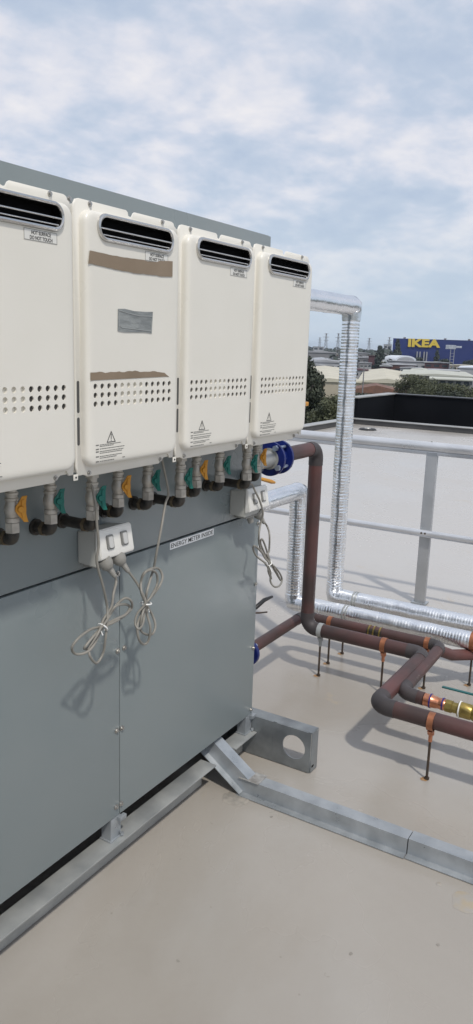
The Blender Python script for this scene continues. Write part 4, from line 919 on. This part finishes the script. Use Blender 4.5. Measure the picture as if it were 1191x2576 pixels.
wood('suburban_trees', 'scattered small treetops among the far roofs', 420, 950, 7, 12.5, -.36, .45, 800, 3.6, 6, 2)
# power pylons
def pylon(x, y, zt, label, s=1.0):
    t = thing('pylon', label, 'pylon', (x, y, CG), 'power pylons on the skyline')
    q = Vector((math.sin(yaw), -math.cos(yaw), 0)); b_ = B(); h = zt-CG; base = Vector((x, y, CG))
    for sx in (-1, 1):
        for sy in (-1, 1):
            b_.cyl(base+q*sx*2.2*s+Vector((sy*2.0*s, 0, 0)), base+q*sx*.35*s+Vector((sy*.3*s, 0, h)), .22*s, .16*s, 5)
    for k in range(8):
        a = k/8; wv = (2.2*(1-a)+.35*a)*s; w2 = (2.2*(1-a-.125)+.35*(a+.125))*s
        b_.cyl(base+q*wv+Vector((0, 0, h*a)), base-q*w2+Vector((0, 0, h*(a+.125))), .13*s, n=4); b_.cyl(base-q*wv+Vector((0, 0, h*a)), base+q*w2+Vector((0, 0, h*(a+.125))), .13*s, n=4)
    b_.build('lattice_mast', CM['greyw'], t, smooth=False)
    b_ = B()
    for zz, ww in ((.98, 2.2), (.86, 3.4), (.74, 2.8)): b_.cyl(base-q*ww*s+Vector((0, 0, h*zz)), base+q*ww*s+Vector((0, 0, h*zz)), .2*s, n=5)
    b_.build('cross_arm', CM['greyw'], t, smooth=False)
pylon(818.5, 379.6, 17.8, 'tallest lattice pylon on the skyline right of the last heater', 1.0)
pylon(641.6, 285.7, 14.6, 'dark pylon on the skyline left of the tall silver riser', .8)
pylon(937.9, 374.9, 15.5, 'faint pylon on the skyline right of the tall silver riser', 1.0)
pylon(1046.3, 388.6, 19.0, 'faint pylon on the skyline next to the left side of the blue store', 1.1)
pylon(1178.1, 557.7, 18.0, 'small faint pylon on the skyline closest to the last heater', 1.1)
t = thing('utility_pole', 'thin grey utility pole with a crossbar in front of the cream warehouse', 'pole', (138.2, 55.6, CG))
b_ = B(); b_.cyl((138.2, 55.6, CG), (138.2, 55.6, -.9), .16, .10, 8); b_.build('mast', CM['greyw'], t)
b_ = B(); q = Vector((math.sin(yaw), -math.cos(yaw), 0)); c = Vector((138.2, 55.6, -1.5)); b_.cyl(c-q*.9, c+q*.9, .07, n=6); b_.build('crossbar', CM['greyw'], t)

# ------------------------------------------------------------------ haze
hm = bpy.data.materials.new('haze'); hm.use_nodes = True; n = hm.node_tree; n.nodes.clear()
mo = n.nodes.new('ShaderNodeOutputMaterial'); pv = n.nodes.new('ShaderNodeVolumePrincipled'); n.links.new(pv.outputs[0], mo.inputs['Volume'])
pv.inputs['Color'].default_value = (.80, .88, 1, 1); pv.inputs['Density'].default_value = .00013; pv.inputs['Anisotropy'].default_value = .2
b_ = B(); b_.box(-3100, 4600, -3600, 4600, CG-1, 24); hzb = b_.build('haze', hm, smooth=False); tag(hzb, 'pale summer haze in the air over the suburb', 'haze', kind='stuff')
